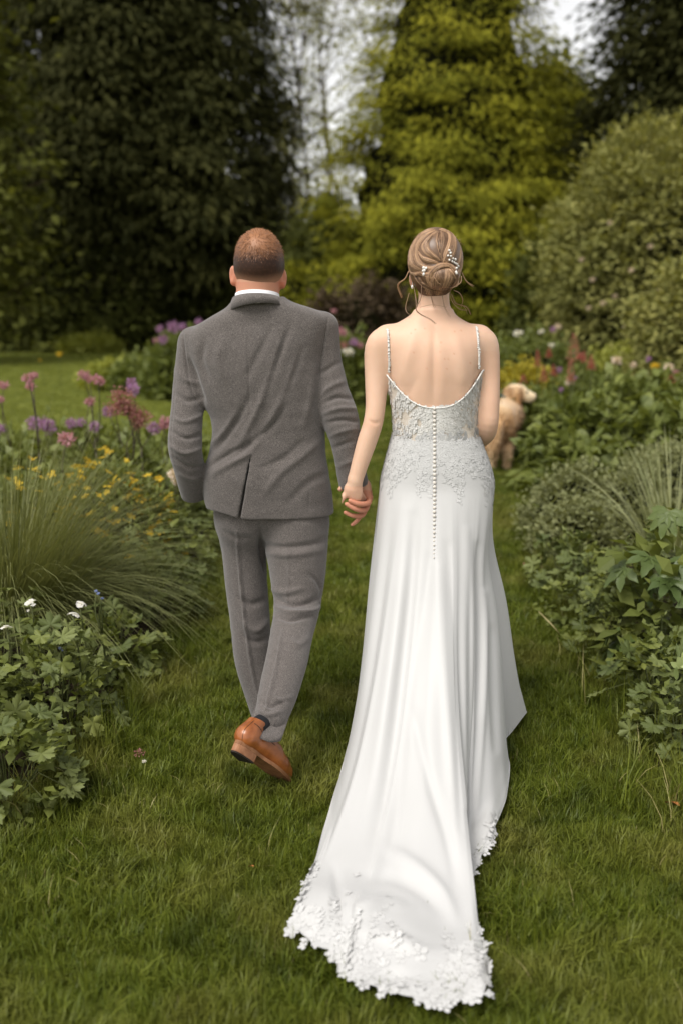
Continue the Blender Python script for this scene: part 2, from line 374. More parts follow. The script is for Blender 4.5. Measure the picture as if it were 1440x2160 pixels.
def instancer(name, pts, rotz, scl, meshes, label, cat='grass'):
    """one stuff object: a cloud of points carrying copies of the given meshes"""
    src = bpy.data.collections.new(name + '_source')
    for i, me in enumerate(meshes): src.objects.link(bpy.data.objects.new('%s_patch_%02d' % (name, i), me))
    me = bpy.data.meshes.new(name); me.vertices.add(len(pts)); me.vertices.foreach_set('co', np.asarray(pts, np.float32).ravel())
    for nm, vals in (('rot', rotz), ('scl', scl)): a = me.attributes.new(nm, 'FLOAT', 'POINT'); a.data.foreach_set('value', np.asarray(vals, np.float32))
    a = me.attributes.new('pick', 'INT', 'POINT'); a.data.foreach_set('value', (np.arange(len(pts)) * 7919 % len(meshes)).astype(np.int32))
    o = obj(name, me); ng = bpy.data.node_groups.new(name, 'GeometryNodeTree')
    ng.interface.new_socket('Geometry', in_out='INPUT', socket_type='NodeSocketGeometry'); ng.interface.new_socket('Geometry', in_out='OUTPUT', socket_type='NodeSocketGeometry')
    N, L = ng.nodes, ng.links; gi, go = N.new('NodeGroupInput'), N.new('NodeGroupOutput'); iop = N.new('GeometryNodeInstanceOnPoints')
    ci = N.new('GeometryNodeCollectionInfo'); ci.inputs['Collection'].default_value = src; ci.inputs['Separate Children'].default_value = True; ci.inputs['Reset Children'].default_value = True
    def named(nm, ty):
        n = N.new('GeometryNodeInputNamedAttribute'); n.data_type = ty; n.inputs['Name'].default_value = nm; return n.outputs[0]
    cx = N.new('ShaderNodeCombineXYZ'); L.new(named('rot', 'FLOAT'), cx.inputs[2])
    L.new(gi.outputs[0], iop.inputs['Points']); L.new(ci.outputs[0], iop.inputs['Instance']); iop.inputs['Pick Instance'].default_value = True
    L.new(named('pick', 'INT'), iop.inputs['Instance Index']); L.new(cx.outputs[0], iop.inputs['Rotation']); L.new(named('scl', 'FLOAT'), iop.inputs['Scale']); L.new(iop.outputs[0], go.inputs[0])
    md = o.modifiers.new('instances', 'NODES'); md.node_group = ng
    return tag(o, label, cat, kind='stuff')
def patch_meshes(pref, k, **kw):
    res = []
    for i in range(k):
        V, F, A = blade_patch(seed=100 + i, **kw); me = new_mesh('%s_%d' % (pref, i), V, F, mg); set_attr(me, A); res.append(me)
    return res
near = patch_meshes('near_blades', 9, n=800, size=.20, hlo=.020, hhi=.054, wid=.0026)
mid = patch_meshes('mid_blades', 5, n=700, size=.34, hlo=.025, hhi=.05, wid=.0042, segs=2)
mgl = mg.copy(); mgl.name = 'lit_lawn_blade'  # lighter blade copy; brightness of the grazing view put into the colour
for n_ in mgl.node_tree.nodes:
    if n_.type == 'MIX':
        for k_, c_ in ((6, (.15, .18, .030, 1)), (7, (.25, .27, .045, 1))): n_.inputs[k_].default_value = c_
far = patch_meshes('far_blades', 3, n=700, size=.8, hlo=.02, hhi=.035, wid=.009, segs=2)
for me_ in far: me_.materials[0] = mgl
def lay(step, y0, y1, xlo, xhi, jit=.5, seed=1):
    g = np.random.default_rng(seed); pts = []
    for y in np.arange(y0, y1, step):
        a, b = xlo(y), xhi(y); xs = np.arange(a, b, step); 
        if len(xs): pts.append(np.stack((xs + g.uniform(-jit, jit, len(xs)) * step, y + g.uniform(-jit, jit, len(xs)) * step, np.zeros(len(xs))), 1))
    p = np.vstack(pts); return p, g.uniform(0, 6.28, len(p)), g.uniform(.8, 1.25, len(p))
p, r, s = lay(.125, 1.35, 4.6, lambda y: edge_left(y) - .05, lambda y: edge_right(y) + .06)
keep = np.abs(p[:, 0]) < .42 * p[:, 1] + .35
instancer('path_grass', p[keep], r[keep], s[keep], near, 'short green grass blades of the mown path under the couple')
p, r, s = lay(.2, 4.6, 15, lambda y: edge_left(y) - .05, lambda y: edge_right(y) + .08, seed=2)
instancer('further_path_grass', p, r, s, mid, 'grass of the path beyond the couple, running on to the back of the garden')
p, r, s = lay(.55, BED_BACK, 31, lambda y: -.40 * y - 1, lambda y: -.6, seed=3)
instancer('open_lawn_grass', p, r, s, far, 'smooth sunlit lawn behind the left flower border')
# ============================================================ TREES AND SHRUBS AT THE BACK OF THE GARDEN
LEAF2 = (np.array([(0, 0, 0), (-.5, .45, .08), (.5, .45, .08), (0, 1, 0)], float), np.array([(0, 2, 1), (1, 2, 3)]))
def leaf_cloud(C, O, k, along, across, L, W, droop=.3, wild=.7, seed=0, updir=(0, 0, 1), flat=.6):
    g = np.random.default_rng(seed); n = len(C); C = np.repeat(C, k, 0); O = np.repeat(norm(O), k, 0); N = n * k
    cr = np.repeat(g.random(n), k)
    T = norm(np.cross(O, (0, 0, 1.)) + 1e-6); B = np.cross(T, O)
    u = g.normal(size=(N, 3)) * .5; sz = np.repeat(g.uniform(.7, 1.3, n), k)[:, None]
    Pp = C + sz * (O * (u[:, :1] * along - .5 * along * (u[:, 1:2] ** 2 + u[:, 2:3] ** 2)) + T * u[:, 1:2] * across + B * u[:, 2:3] * across * flat)
    Pp[:, 2] -= droop * .25 * along * (u[:, 0] ** 2)
    d = O * .8 + T * u[:, 1:2] * 1.1 + g.normal(size=(N, 3)) * wild * .5; d[:, 2] -= droop
    l = L * g.uniform(.6, 1.35, N)
    Mx = orient(d, np.asarray(updir, float) + .5 * O + g.normal(size=(N, 3)) * .45, 1.0)
    Mx = Mx * np.stack((np.full(N, W) * l / L, l, l), 1)[:, None, :]
    return scatter(LEAF2[0], LEAF2[1], Mx, Pp, np.clip(cr * .7 + .3 * g.random(N), 0, 1))
def lumpy(profile, z0, z1, base, seed=0, nz=26, na=30, amp=.12):
    """closed lumpy body of revolution: profile(z) -> radius"""
    V = []; zs = np.linspace(z0, z1, nz)
    for z in zs:
        for a in np.linspace(0, 6.2832, na, endpoint=False):
            q = np.array((math.cos(a), math.sin(a), 0)); r = profile(z); r *= 1 + amp * float(vnoise((q * r + (0, 0, z))[None], 1.6, seed)[0]); V.append(base + q * max(r, .02) + np.array((0, 0, z)))
    F = [(i * na + j, i * na + (j + 1) % na, (i + 1) * na + (j + 1) % na, (i + 1) * na + j) for i in range(nz - 1) for j in range(na)]
    F += [tuple(range(na))[::-1], tuple((nz - 1) * na + j for j in range(na))]
    return np.array(V), F
def half(C, O, base, g, keep=.4):
    """thin out the far side that never shows, keep the rest full"""
    m = (O[:, 1] < .35) | (g.random(len(C)) < keep); return C[m], O[m]
mat_bark = M('bark', (.05, .035, .025), (.10, .07, .05), 6, .9, .1, bmp=.8, bscale=14, bdist=.03)
mat_redbark = M('red_bark', (.16, .055, .03), (.26, .10, .055), 5, .9, .1, bmp=.8, bscale=9, bdist=.03)
mat_core = M('shaded_inner_twigs', (.010, .011, .005), (.022, .022, .009), 3, 1, 0, bmp=1, bscale=4, bdist=.15)  # near-black so crown interiors look shaded; the shade is in the colour
m_dark = leafmat('dark_conifer_spray', (.022, .026, .008), (.066, .065, .017), .15, .75, .08, use='attr', nscale=.5)
m_gold = leafmat('golden_conifer_spray', (.070, .084, .009), (.37, .345, .030), .2, .75, .08, use='attr', nscale=.6)
m_decid = leafmat('tree_leaf', (.075, .088, .018), (.17, .17, .04), .35, .75, .08, use='attr', nscale=.5)
m_pale = leafmat('pale_tree_leaf', (.17, .175, .07), (.30, .29, .13), .4, .75, .08, use='attr', nscale=.5)
m_bright = leafmat('bright_shrub_leaf', (.14, .15, .045), (.36, .34, .11), .3, .75, .08, use='attr', nscale=1)
m_hedge = leafmat('hedge_leaf', (.045, .055, .012), (.11, .115, .028), .2, .75, .08, use='attr', nscale=1)
m_purple = leafmat('purple_shrub_leaf', (.05, .036, .022), (.12, .085, .05), .2, .75, .08, use='attr', nscale=1)
def conifer(name, base, prof, z0, z1, n, k, along, across, L, W, droop, mat, label, seed, trunk_mat, trunks=((0, 0, .3),), core=.74, wild=.7, group=None, flat=.6, lumpy_=.13):
    g = np.random.default_rng(seed); base = np.asarray(base, float)
    t = empty(name, base, label, 'tree', group)
    zz = np.linspace(z0, z1, 400); w = np.array([prof(z) for z in zz]); cw = np.cumsum(w); z = np.interp(g.random(n), cw / cw[-1], zz)
    az = g.uniform(0, 6.2832, n); rr = np.array([prof(q) for q in z])
    O = np.stack((np.cos(az), np.sin(az), np.full(n, .05)), 1); lump = 1 + lumpy_ * vnoise(np.stack((np.cos(az) * rr, np.sin(az) * rr, z * 1.1), 1), .9, seed)
    C = base + np.stack((np.cos(az) * rr * lump, np.sin(az) * rr * lump, z), 1) + O * g.normal(0, .12, n)[:, None] * along
    C, O = half(C, O, base, g)
    V, F, A = leaf_cloud(C, O, k, along, across, L, W, droop, wild, seed, flat=flat)
    part('crown', V, F, mat, t, False, attr=A)
    cV, cF = lumpy(lambda q: prof(q) * core, z0 + .2, z1, base, seed, 40, 36, .26); part('shaded_inner_mass', cV, cF, mat_core, t)
    for dx, dy, r in trunks:
        pts = [base + np.array((dx, dy, -.1)), base + np.array((dx * .9, dy, z0 + 1)), base + np.array((dx * .3, dy * .3, z1 * .8))]
        V, F = tube(catmull(pts, 8), np.linspace(r * 1.25, r * .3, 8), 10); part('trunk', V, F, trunk_mat, t)
    return t
# the big dark conifer on the left, two reddish stems under its skirt
cb = G(300, 727)
conifer('dark_conifer', cb, lambda z: np.interp(z, [1.2, 2.2, 3.5, 6, 10, 16, 24], [2.6, 3.9, 4.3, 4.25, 3.55, 2.4, .2]), 1.5, 24, 3300, 50, 1.0, .85, .30, .085, .9, m_dark,
        'huge dark green conifer with two reddish stems at the far edge of the lawn', 11, mat_redbark, ((-.33, -1.0, .24), (.24, -1.0, .21)), core=.66, flat=.4, lumpy_=.16)
# golden conifer behind the bride
gb = G(940, 752)
conifer('golden_conifer', gb, lambda z: np.interp(z, [0, 1, 3, 5, 8, 11, 16], [2.9, 3.05, 2.95, 2.55, 1.78, 1.2, .1]), .15, 16, 1150, 95, .74, .70, .16, .044, .62, m_gold,
        'dense golden green conifer with layered sprays behind the bride', 12, mat_bark, core=.72, wild=.6, flat=.30, lumpy_=.2)
conifer('dark_conifer', P(1500, 700, 27) * (1, 1, 0), lambda z: np.interp(z, [0, 2, 6, 10, 20], [3.6, 3.7, 3.1, 2.5, .2]), .5, 20, 3000, 46, .9, .75, .28, .085, .6, m_dark,
        'dark evergreen tree rising behind the rounded shrub on the right', 13, mat_bark, core=.66)
conifer('small_conifer', P(690, 700, 29.5) * (1, 1, 0), lambda z: np.interp(z, [0, 1, 2.6, 4.4], [2.0, 1.9, 1.3, .1]), .2, 4.4, 700, 40, .6, .5, .22, .065, .3, m_hedge,
        'small mid green conifer between the dark conifer and the golden one', 14, mat_bark)
conifer('small_conifer', P(626, 700, 26) * (1, 1, 0), lambda z: np.interp(z, [0, .4, 1.2, 2.3], [.55, .6, .42, .05]), .1, 2.35, 200, 36, .35, .3, .16, .05, .2, m_gold,
        'little golden cone shaped conifer just behind the groom', 16, mat_bark)
def ball(name, base, rad, n, k, along, across, L, W, mat, label, cat, seed, zc=None, droop=.2, group=None, core=.8, lump=.16, stems=4):
    """rounded shrub: leaf clumps over a lumpy dome"""
    g = np.random.default_rng(seed); base = np.asarray(base, float); rx, ry, rz = rad; zc = rz * .45 if zc is None else zc
    t = empty(name, base, label, cat, group)
    O = norm(g.normal(size=(n, 3))); O = O[(O[:, 2] > -.55)]
    f = 1 + lump * vnoise(O * np.array(rad), 1.5 / max(rx, .3) * 1.3, seed, 3) + g.normal(0, .04, len(O)) - .1 * (g.random(len(O)) < .3)
    C = base + np.array((0, 0, zc)) + O * np.array(rad) * f[:, None] * np.array((1, 1, (1.0)))
    C[:, 2] = np.maximum(C[:, 2], base[2] + .06); C, O = half(C, O, base, g)
    V, F, A = leaf_cloud(C, O, k, along, across, L, W, droop, 1.0, seed)
    part('foliage', V, F, mat, t, False, attr=A)
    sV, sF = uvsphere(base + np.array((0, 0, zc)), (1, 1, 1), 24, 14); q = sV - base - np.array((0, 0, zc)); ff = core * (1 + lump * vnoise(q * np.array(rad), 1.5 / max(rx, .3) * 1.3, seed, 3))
    sV = base + np.array((0, 0, zc)) + q * np.array(rad) * ff[:, None]; sV[:, 2] = np.maximum(sV[:, 2], base[2] + .01); part('shaded_inner_mass', sV, sF, mat_core, t)
    for i in range(stems):
        a = i * 6.28 / stems + .5; b0 = base + np.array((.08 * rx * math.cos(a), .08 * ry * math.sin(a), -.05)); b1 = base + np.array((.5 * rx * math.cos(a), .5 * ry * math.sin(a), zc))
        tV, tF = tube([b0, (b0 + b1) / 2 + (0, 0, .1 * rz), b1], [.05 * rx ** .5, .04 * rx ** .5, .02], 6); part('stem', tV, tF, mat_bark, t)
    return t
# broadleaf trees with visible stems
def broadleaf(name, base, h, spread, mat, label, seed, stems=2, tips_per=26, k=14, L=.24, W=.13, lean=0, z_leaf=.2, clump=.5, group=None, trad=.13, wig=.2):
    g = np.random.default_rng(seed); base = np.asarray(base, float); t = empty(name, base, label, 'tree', group)
    tips, dirs = [], []
    for s in range(stems):
        a = g.uniform(0, 6.28); off = np.array((math.cos(a), math.sin(a) * .5, 0)) * .3 * (s > 0)
        top = base + np.array((math.cos(a) * spread * .35 + lean, math.sin(a) * spread * .3, h * g.uniform(.85, 1)))
        pts = catmull([base + off + (0, 0, -.1), base + off + (top - base) * .35 + g.normal(0, wig, 3), base + (top - base) * .7 + g.normal(0, wig * 1.3, 3), top], 14)
        V, F = tube(pts, np.linspace(trad, .025, 14), 8); tk = part('trunk', V, F, mat_bark, t); limbs = []
        for j in range(tips_per):
            f = g.uniform(z_leaf, .98); p0 = pts[min(int(f * 13), 13)]; a = g.uniform(0, 6.28); ln = spread * (1.15 - f * .75) * g.uniform(.5, 1)
            e = p0 + np.array((math.cos(a) * ln, math.sin(a) * ln * .6, ln * g.uniform(.15, .75))); bp = catmull([p0, (p0 + e) / 2 + (0, 0, .12 * ln), e], 6)
            limbs.append(tube(bp, np.linspace(.035, .008, 6), 4))
            for q in np.linspace(.35, 1, 4): c = p0 + (e - p0) * q + g.normal(0, .25, 3); tips.append(c); dirs.append(e - p0 + np.array((0, 0, -.2)))
        V, F = merge(limbs); part('branches', V, F, mat_bark, t, kind='stuff')
    V, F, A = leaf_cloud(np.array(tips), np.array(dirs), k, clump * 1.3, clump * 1.3, L, W, .5, 1.2, seed); part('crown', V, F, mat, t, False, attr=A)
    return t
broadleaf('slender_tree', P(655, 700, 44) * (1, 1, 0), 16, 2.6, m_pale, 'tall thin leaved tree with pale foliage and sky showing through, behind the groom', 21, 3, 50, 16, .20, .09, z_leaf=.05, trad=.075, wig=.45)
broadleaf('slender_tree', P(745, 700, 48) * (1, 1, 0), 17, 2.4, m_pale, 'tall sparse tree half hidden by the golden conifer', 22, 2, 40, 11, .20, .09, z_leaf=.05, trad=.075, wig=.45)
broadleaf('slender_tree', P(560, 700, 50) * (1, 1, 0), 13, 3, m_decid, 'thin branched tree showing at the right flank of the dark conifer', 23, 3, 50, 16, .24, .11, z_leaf=.05, trad=.075, wig=.45)
broadleaf('leafy_tree', P(1150, 700, 33) * (1, 1, 0), 9.2, 1.9, m_decid, 'green broadleaf tree peeking out behind the golden conifer', 24, 3, 80, 30, .28, .17, z_leaf=.1, clump=.7)
broadleaf('leafy_tree', P(-110, 700, 23) * (1, 1, 0), 11, 2.0, m_decid, 'bright green leafy tree in front of the dark conifer\'s left flank', 25, 3, 50, 20, .24, .15, z_leaf=.1, clump=.6)
broadleaf('leafy_tree', P(20, 700, 40) * (1, 1, 0), 10, 3.2, m_dark, 'dark broadleaf tree with specks of sky behind the dark conifer', 26, 3, 60, 22, .32, .2, z_leaf=.02, clump=.7)
# shrubs
ball('dark_shrub', G(90, 738), (3.2, 1.6, 2.6), 420, 40, .6, .6, .24, .11, m_hedge, 'broad dark shrub under the dark conifer\'s left skirt', 'shrub', 31)
ball('dark_shrub', G(470, 732), (2.4, 1.3, 1.5), 300, 40, .55, .55, .22, .1, m_hedge, 'dark shrub in the shade to the right of the reddish stems', 'shrub', 32)
ball('low_hedge', G(70, 741), (2.9, .6, .72), 420, 34, .3, .3, .14, .075, m_hedge, 'low clipped dark hedge along the far edge of the lawn', 'hedge', 33, zc=.25)
ball('purple_shrub', P(760, 730, 20) * (1, 1, 0), (1.25, .8, 1.15), 380, 36, .3, .3, .13, .07, m_purple, 'dusky purple leaved shrub between the couple', 'shrub', 34)
ball('round_shrub', P(1365, 720, 15.5) * (1, 1, 0), (1.55, 1.5, 2.25), 1500, 40, .30, .30, .10, .050, m_bright, 'tall rounded pale green rose shrub beside the right border', 'shrub', 35, zc=1.55, lump=.13)
ball('round_shrub', P(1490, 735, 11.5) * (1, 1, 0), (.72, .8, .95), 700, 40, .22, .22, .085, .045, m_bright, 'fresh green shrub in front of the rounded rose shrub', 'shrub', 36, zc=.95)
ball('bank_shrub', P(1180, 720, 17.5) * (1, 1, 0), (.9, .8, 1.5), 500, 36, .3, .3, .12, .06, m_hedge, 'mid green shrub between the golden conifer and the rounded shrub', 'shrub', 37, zc=.9)
# the wood that closes the view
g = np.random.default_rng(40); n = 2600; xs = g.uniform(-34, 36, n); hh = 5.6 + 1.4 * vnoise(np.stack((xs, xs * 0), 1), .35, 41, 3)
C = np.stack((xs, 58 + g.normal(0, 1.2, n), g.random(n) ** .8 * hh), 1); V, F, A = leaf_cloud(C, np.tile((0, -1., .3), (n, 1)), 15, 1.0, 1.1, .5, .22, .3, 1, 42)
fw = tag(obj('far_wood', new_mesh('far_wood', V, F, m_hedge, False)), 'dark wood closing the view behind the garden trees', 'wood', kind='stuff'); set_attr(fw.data, A)
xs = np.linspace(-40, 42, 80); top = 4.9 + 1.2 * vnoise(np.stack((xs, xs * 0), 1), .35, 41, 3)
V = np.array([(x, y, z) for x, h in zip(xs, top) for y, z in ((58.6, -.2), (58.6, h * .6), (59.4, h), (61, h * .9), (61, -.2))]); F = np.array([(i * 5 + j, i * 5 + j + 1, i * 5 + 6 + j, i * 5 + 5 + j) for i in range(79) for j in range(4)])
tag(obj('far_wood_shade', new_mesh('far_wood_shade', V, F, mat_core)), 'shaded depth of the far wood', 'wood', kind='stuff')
# ============================================================ THE FLOWER BORDERS
def palmate(lobes=5, seed=0, deep=.45, span=300, tooth=.10, cup=.12):
    """lobed toothed leaf, stalk at the origin, tip towards +Y, unit radius"""
    g = np.random.default_rng(seed); m = lobes * 8; V = [(0, 0, 0)]; ang = np.linspace(-span / 2, span / 2, m + 1)
    for ring in (.5, 1.0):
        for i, a in enumerate(ang):
            f = (i / m * lobes) % 1.0; lob = abs(math.sin(math.pi * f)) ** .55 if i not in (0, m) else 0
            r = (1 - deep + deep * lob) * (1 - .25 * abs(a / (span / 2)) ** 2)
            if ring == 1.0: r += tooth * (.5 if i % 2 else -.5) * (lob > .3) + g.normal(0, .02)
            else: r = .5 * r + .02
            rib = -.06 * math.cos(2 * math.pi * f) * ring
            V.append((r * math.sin(R(a)), r * math.cos(R(a)), rib + cup * (r * r - .2) * (1 if ring < 1 else .5) - .10 * (ring == 1) * (1 - lob)))
    n = m + 1; F = []
    for i in range(m): F += [(0, 2 + i, 1 + i), (1 + i, 2 + i, 2 + i + n), (1 + i, 2 + i + n, 1 + i + n)]
    return np.array(V), np.array(F)
def lance(w=.32, n=5, fold=.12, curl=.25):
    V = []; F = []
    for i in range(n + 1):
        t = i / n; ww = w * math.sin(math.pi * min(.06 + .94 * t, 1)) ** .75 * (1 - .25 * t) if i < n else 0.0; z = -curl * t * t
        V += [(-ww, t, z + fold * ww * 2), (0, t, z), (ww, t, z + fold * ww * 2)]
    for i in range(n):
        a = 3 * i; F += [(a, a + 1, a + 4), (a, a + 4, a + 3), (a + 1, a + 2, a + 5), (a + 1, a + 5, a + 4)]
    return np.array(V), np.array(F)
def compound(nl=5, seed=0):
    """hand-shaped leaf of lance leaflets"""
    items = []
    for i in range(nl):
        a = R(-100 + 200 * i / (nl - 1)); V, F = lance(.24, 6, .16, .30); s = 1 - .25 * abs(i - (nl - 1) / 2) / (nl / 2)
        V = V * s; V[:, 0] *= 1 + .14 * np.sign(np.sin(V[:, 1] * 26)); c, q = math.cos(a), math.sin(a)
        items.append((np.stack((V[:, 0] * c + V[:, 1] * q, V[:, 1] * c - V[:, 0] * q, V[:, 2]), 1), F))
    V, F = merge(items); return V, np.array(F)
m_ger = leafmat('geranium_leaf', (0.078, 0.102, 0.028), (0.194, 0.220, 0.070), .22, .55, .3, bmp=.25, bscale=14)
m_gerl = leafmat('fresh_geranium_leaf', (0.132, 0.163, 0.034), (0.271, 0.287, 0.078), .3, .5, .3)
m_anem = leafmat('large_hand_leaf', (0.054, 0.085, 0.022), (0.132, 0.171, 0.046), .2, .45, .4, bmp=.3, bscale=10)
m_sed = leafmat('fleshy_sedum_leaf', (0.186, 0.240, 0.085), (0.310, 0.349, 0.132), .15, .4, .4)
m_leaf = leafmat('border_leaf', (0.085, 0.112, 0.025), (0.209, 0.232, 0.054), .3, .5, .3)
m_leafA = leafmat('border_foliage', (0.085, 0.112, 0.025), (0.217, 0.240, 0.054), .3, .5, .3, use='attr')
m_greyA = leafmat('greyish_foliage', (0.147, 0.163, 0.070), (0.295, 0.302, 0.132), .3, .6, .3, use='attr')
m_limeA = leafmat('lime_foliage', (0.202, 0.232, 0.039), (0.388, 0.388, 0.070), .3, .6, .3, use='attr')
m_strawA = leafmat('fine_grass_blade', (.085, .105, .026), (.31, .315, .130), .25, .5, .3, use='attr')
m_wideg = leafmat('wide_grass_blade', (0.202, 0.225, 0.101), (0.372, 0.380, 0.194), .3, .45, .3)
m_stem = M('green_stem', (.06, .075, .02), (.10, .11, .035), 8, .6)
m_dstem = M('dark_stem', (.045, .035, .025), (.075, .06, .035), 8, .6)
def petal_mat(name, c1, c2, trans=.3): return leafmat(name, c1, c2, trans, .6, .2, use='attr', nscale=20)
m_pinkf = petal_mat('pink_fluff', (.40, .17, .22), (.62, .34, .40)); m_purp = petal_mat('purple_floret', (.28, .13, .30), (.50, .30, .48))
m_rust = petal_mat('dusty_pink_seed', (.27, .11, .10), (.45, .22, .20)); m_yel = petal_mat('yellow_petal', (.62, .40, .02), (.80, .58, .06))
m_wht = petal_mat('white_petal', (.72, .69, .66), (.86, .84, .82)); m_blue = petal_mat('blue_petal', (.25, .32, .62), (.40, .46, .75))
m_lup = petal_mat('lupin_floret', (.50, .15, .15), (.66, .30, .28)); m_rose = petal_mat('blush_petal', (.62, .50, .40), (.80, .70, .60))
GER = [new_mesh('geranium_leaf_%d' % i, *palmate(5 + 2 * (i % 2), i, .50 + .06 * i, 290, .17), m_ger) for i in range(3)]
GERL = [new_mesh('fresh_leaf_%d' % i, *palmate(5, 10 + i, .38, 290), m_gerl) for i in range(2)]
ANE = [new_mesh('hand_leaf_%d' % i, *compound(5 + 2 * i, i), m_anem) for i in range(2)]
LAN = [new_mesh('lance_leaf_%d' % i, *lance(.27 + .06 * i, 4, .15, .2 + .12 * i), m_leaf) for i in range(3)]
SED = [new_mesh('sedum_leaf_%d' % i, *lance(.36, 4, .10, -.15), m_sed) for i in range(2)]
def leafy(name, base, Rr, H, n, meshes, lo, hi, label, group, seed, cat='plant', up=.75, flatten=.25, mix=None, extra=0, emat=None):
    """a clump: every leaf its own object, stalks joined; extra = small inner leaves joined as stuff"""
    g = np.random.default_rng(seed); base = np.asarray(base, float); t = empty(name, base, label, cat, group); stalks = []
    az = g.uniform(0, 6.283, n); el = np.arcsin(g.uniform(-.05, 1, n)); rr = np.where(g.random(n) < .72, g.uniform(.86, 1.06, n), g.uniform(.5, .86, n))
    d = np.stack((np.cos(az) * np.cos(el), np.sin(az) * np.cos(el), np.sin(el)), 1)
    pos = d * rr[:, None] * (Rr, Rr, H); pos[:, 2] = np.maximum(pos[:, 2], .05); lump = 1 + .16 * vnoise(d * 2, 1.7, seed); pos *= lump[:, None]
    nrm = norm(d * (.65, .65, .4) + np.array((0, 0, up)) + g.normal(size=(n, 3)) * .28); tip = norm(d * (1, 1, .2) + g.normal(size=(n, 3)) * .45 - np.array((0, 0, flatten)))
    sc = g.uniform(lo, hi, n); Ms = orient(tip, nrm, sc)
    for i in range(n):
        me = meshes[i % len(meshes)] if mix is None or g.random() > mix[1] else mix[0][i % len(mix[0])]
        o = bpy.data.objects.new('leaf', me); COL.objects.link(o); o.parent = t
        m = Matrix(Ms[i].tolist()).to_4x4(); m.translation = Vector(pos[i].tolist()); o.matrix_basis = m
        if i % 2 == 0:
            p0 = np.array((pos[i, 0] * .25, pos[i, 1] * .25, 0.01)); p1 = pos[i] + base
            stalks.append(tube([base + p0, base + (p0 * .6 + pos[i] * .4) + (0, 0, .06), p1], [.0028, .0022, .0016], 3, False))
    V, F = merge(stalks); part('stalks', V, F, m_stem, t, kind='stuff')
    if extra:
        dd = norm(g.normal(size=(extra, 3)) * (1, 1, .8) + (0, 0, .4)); C = base + dd * (Rr * .82, Rr * .82, H * .82); C[:, 2] = np.maximum(C[:, 2], .04)
        V, F, A = leaf_cloud(C, dd, 9, lo * 1.3, lo * 1.3, lo * 1.25, lo * .75, .15, .9, seed); part('inner_foliage', V, F, emat or m_leafA, t, False, kind='stuff', attr=A)
    return t
gl = 'geranium clumps edging the left border'
LB = [((-1.04, 3.40), .26, .38, 74, 'lobed leaf geranium clump spilling onto the grass below the white flowers'), ((-1.06, 2.90), .23, .30, 66, 'low dark geranium clump at the bare near end of the left border'),
      ((-1.45, 3.75), .30, .47, 56, 'geranium clump at the foot of the left ornamental grass'), ((-.94, 3.97), .20, .26, 56, 'small geranium clump under the tips of the arching grass blades'),
      ((-1.38, 3.32), .25, .44, 60, 'geranium clump crossed by the stems of the white flowers'), ((-.90, 4.72), .21, .32, 50, 'geranium clump just behind the arching grass tips'),
      ((-.93, 5.35), .24, .38, 56, 'geranium clump beside the groom\'s leg, along the grass path'), ((-1.2, 5.0), .25, .36, 50, 'geranium clump in front of the yellow flowers'),
      ((-1.02, 6.1), .30, .52, 50, 'geranium clump behind the groom\'s pocketed arm'), ((-.95, 6.8), .30, .50, 40, 'furthest geranium clump of the left border edge')]
for i, ((x, y), r, h, n, lb) in enumerate(LB):
    leafy('geranium_plant', (x, y, .03), r, h, n, GER, .036, .060, lb, gl, 200 + i, mix=(GERL, .12), extra=60)
gr = 'geranium clumps edging the right border'
RB = [((1.24, 3.62), .23, .34, 60, 'geranium clump beside the fleshy sedum'), ((1.25, 4.12), .24, .40, 62, 'geranium clump under the large hand shaped leaves'),
      ((1.20, 4.68), .24, .33, 52, 'geranium clump beside the straw stalk on the right edge'), ((1.22, 5.2), .25, .30, 46, 'low geranium clump by the fallen peach petal'), ((1.5, 4.6), .27, .45, 46, 'geranium clump in front of the wide bladed grass')]
for i, ((x, y), r, h, n, lb) in enumerate(RB):
    leafy('geranium_plant', (x, y, .03), r, h, n, GER, .034, .060, lb, gr, 240 + i, mix=(GERL, .15), extra=60)
leafy('hand_leaf_plant', (1.42, 3.98, .03), .30, .72, 44, ANE, .085, .135, 'tall dark plant with large hand shaped leaves in the right border', None, 260, up=.6, flatten=.45, extra=60)
leafy('geranium_plant', (1.2, 3.28, .02), .19, .24, 46, GER, .032, .052, 'low geranium clump in front of the sedum, at the grass edge', gr, 263, extra=40)
leafy('sedum_plant', (1.27, 3.38, .03), .12, .30, 60, SED, .035, .06, 'pale fleshy sedum at the near corner of the right border', None, 261, up=.5, flatten=-.6)
leafy('geranium_plant', (1.32, 2.95, .02), .2, .2, 24, GER, .03, .045, 'sparse dark geranium among long grass at the right edge', gr, 262, extra=20)
for i, (x, y, r, h, lb) in enumerate([(1.95, 8.0, .52, .80, 'leafy peony bush beside the dog'), (2.6, 7.6, .6, .84, 'leafy peony bush behind the wide bladed grass'), (2.75, 9.0, .65, .92, 'leafy peony bush behind the others, under the lupins'), (3.4, 8.3, .6, .9, 'leafy peony bush furthest to the right'), (1.75, 7.05, .40, .52, 'low leafy peony bush nearest the grass path')]):
    leafy('peony_bush', (x, y, .03), r, h, 130, LAN, .09, .15, lb, 'leafy peony bushes in the right border', 270 + i, up=.7, flatten=.3, extra=260)
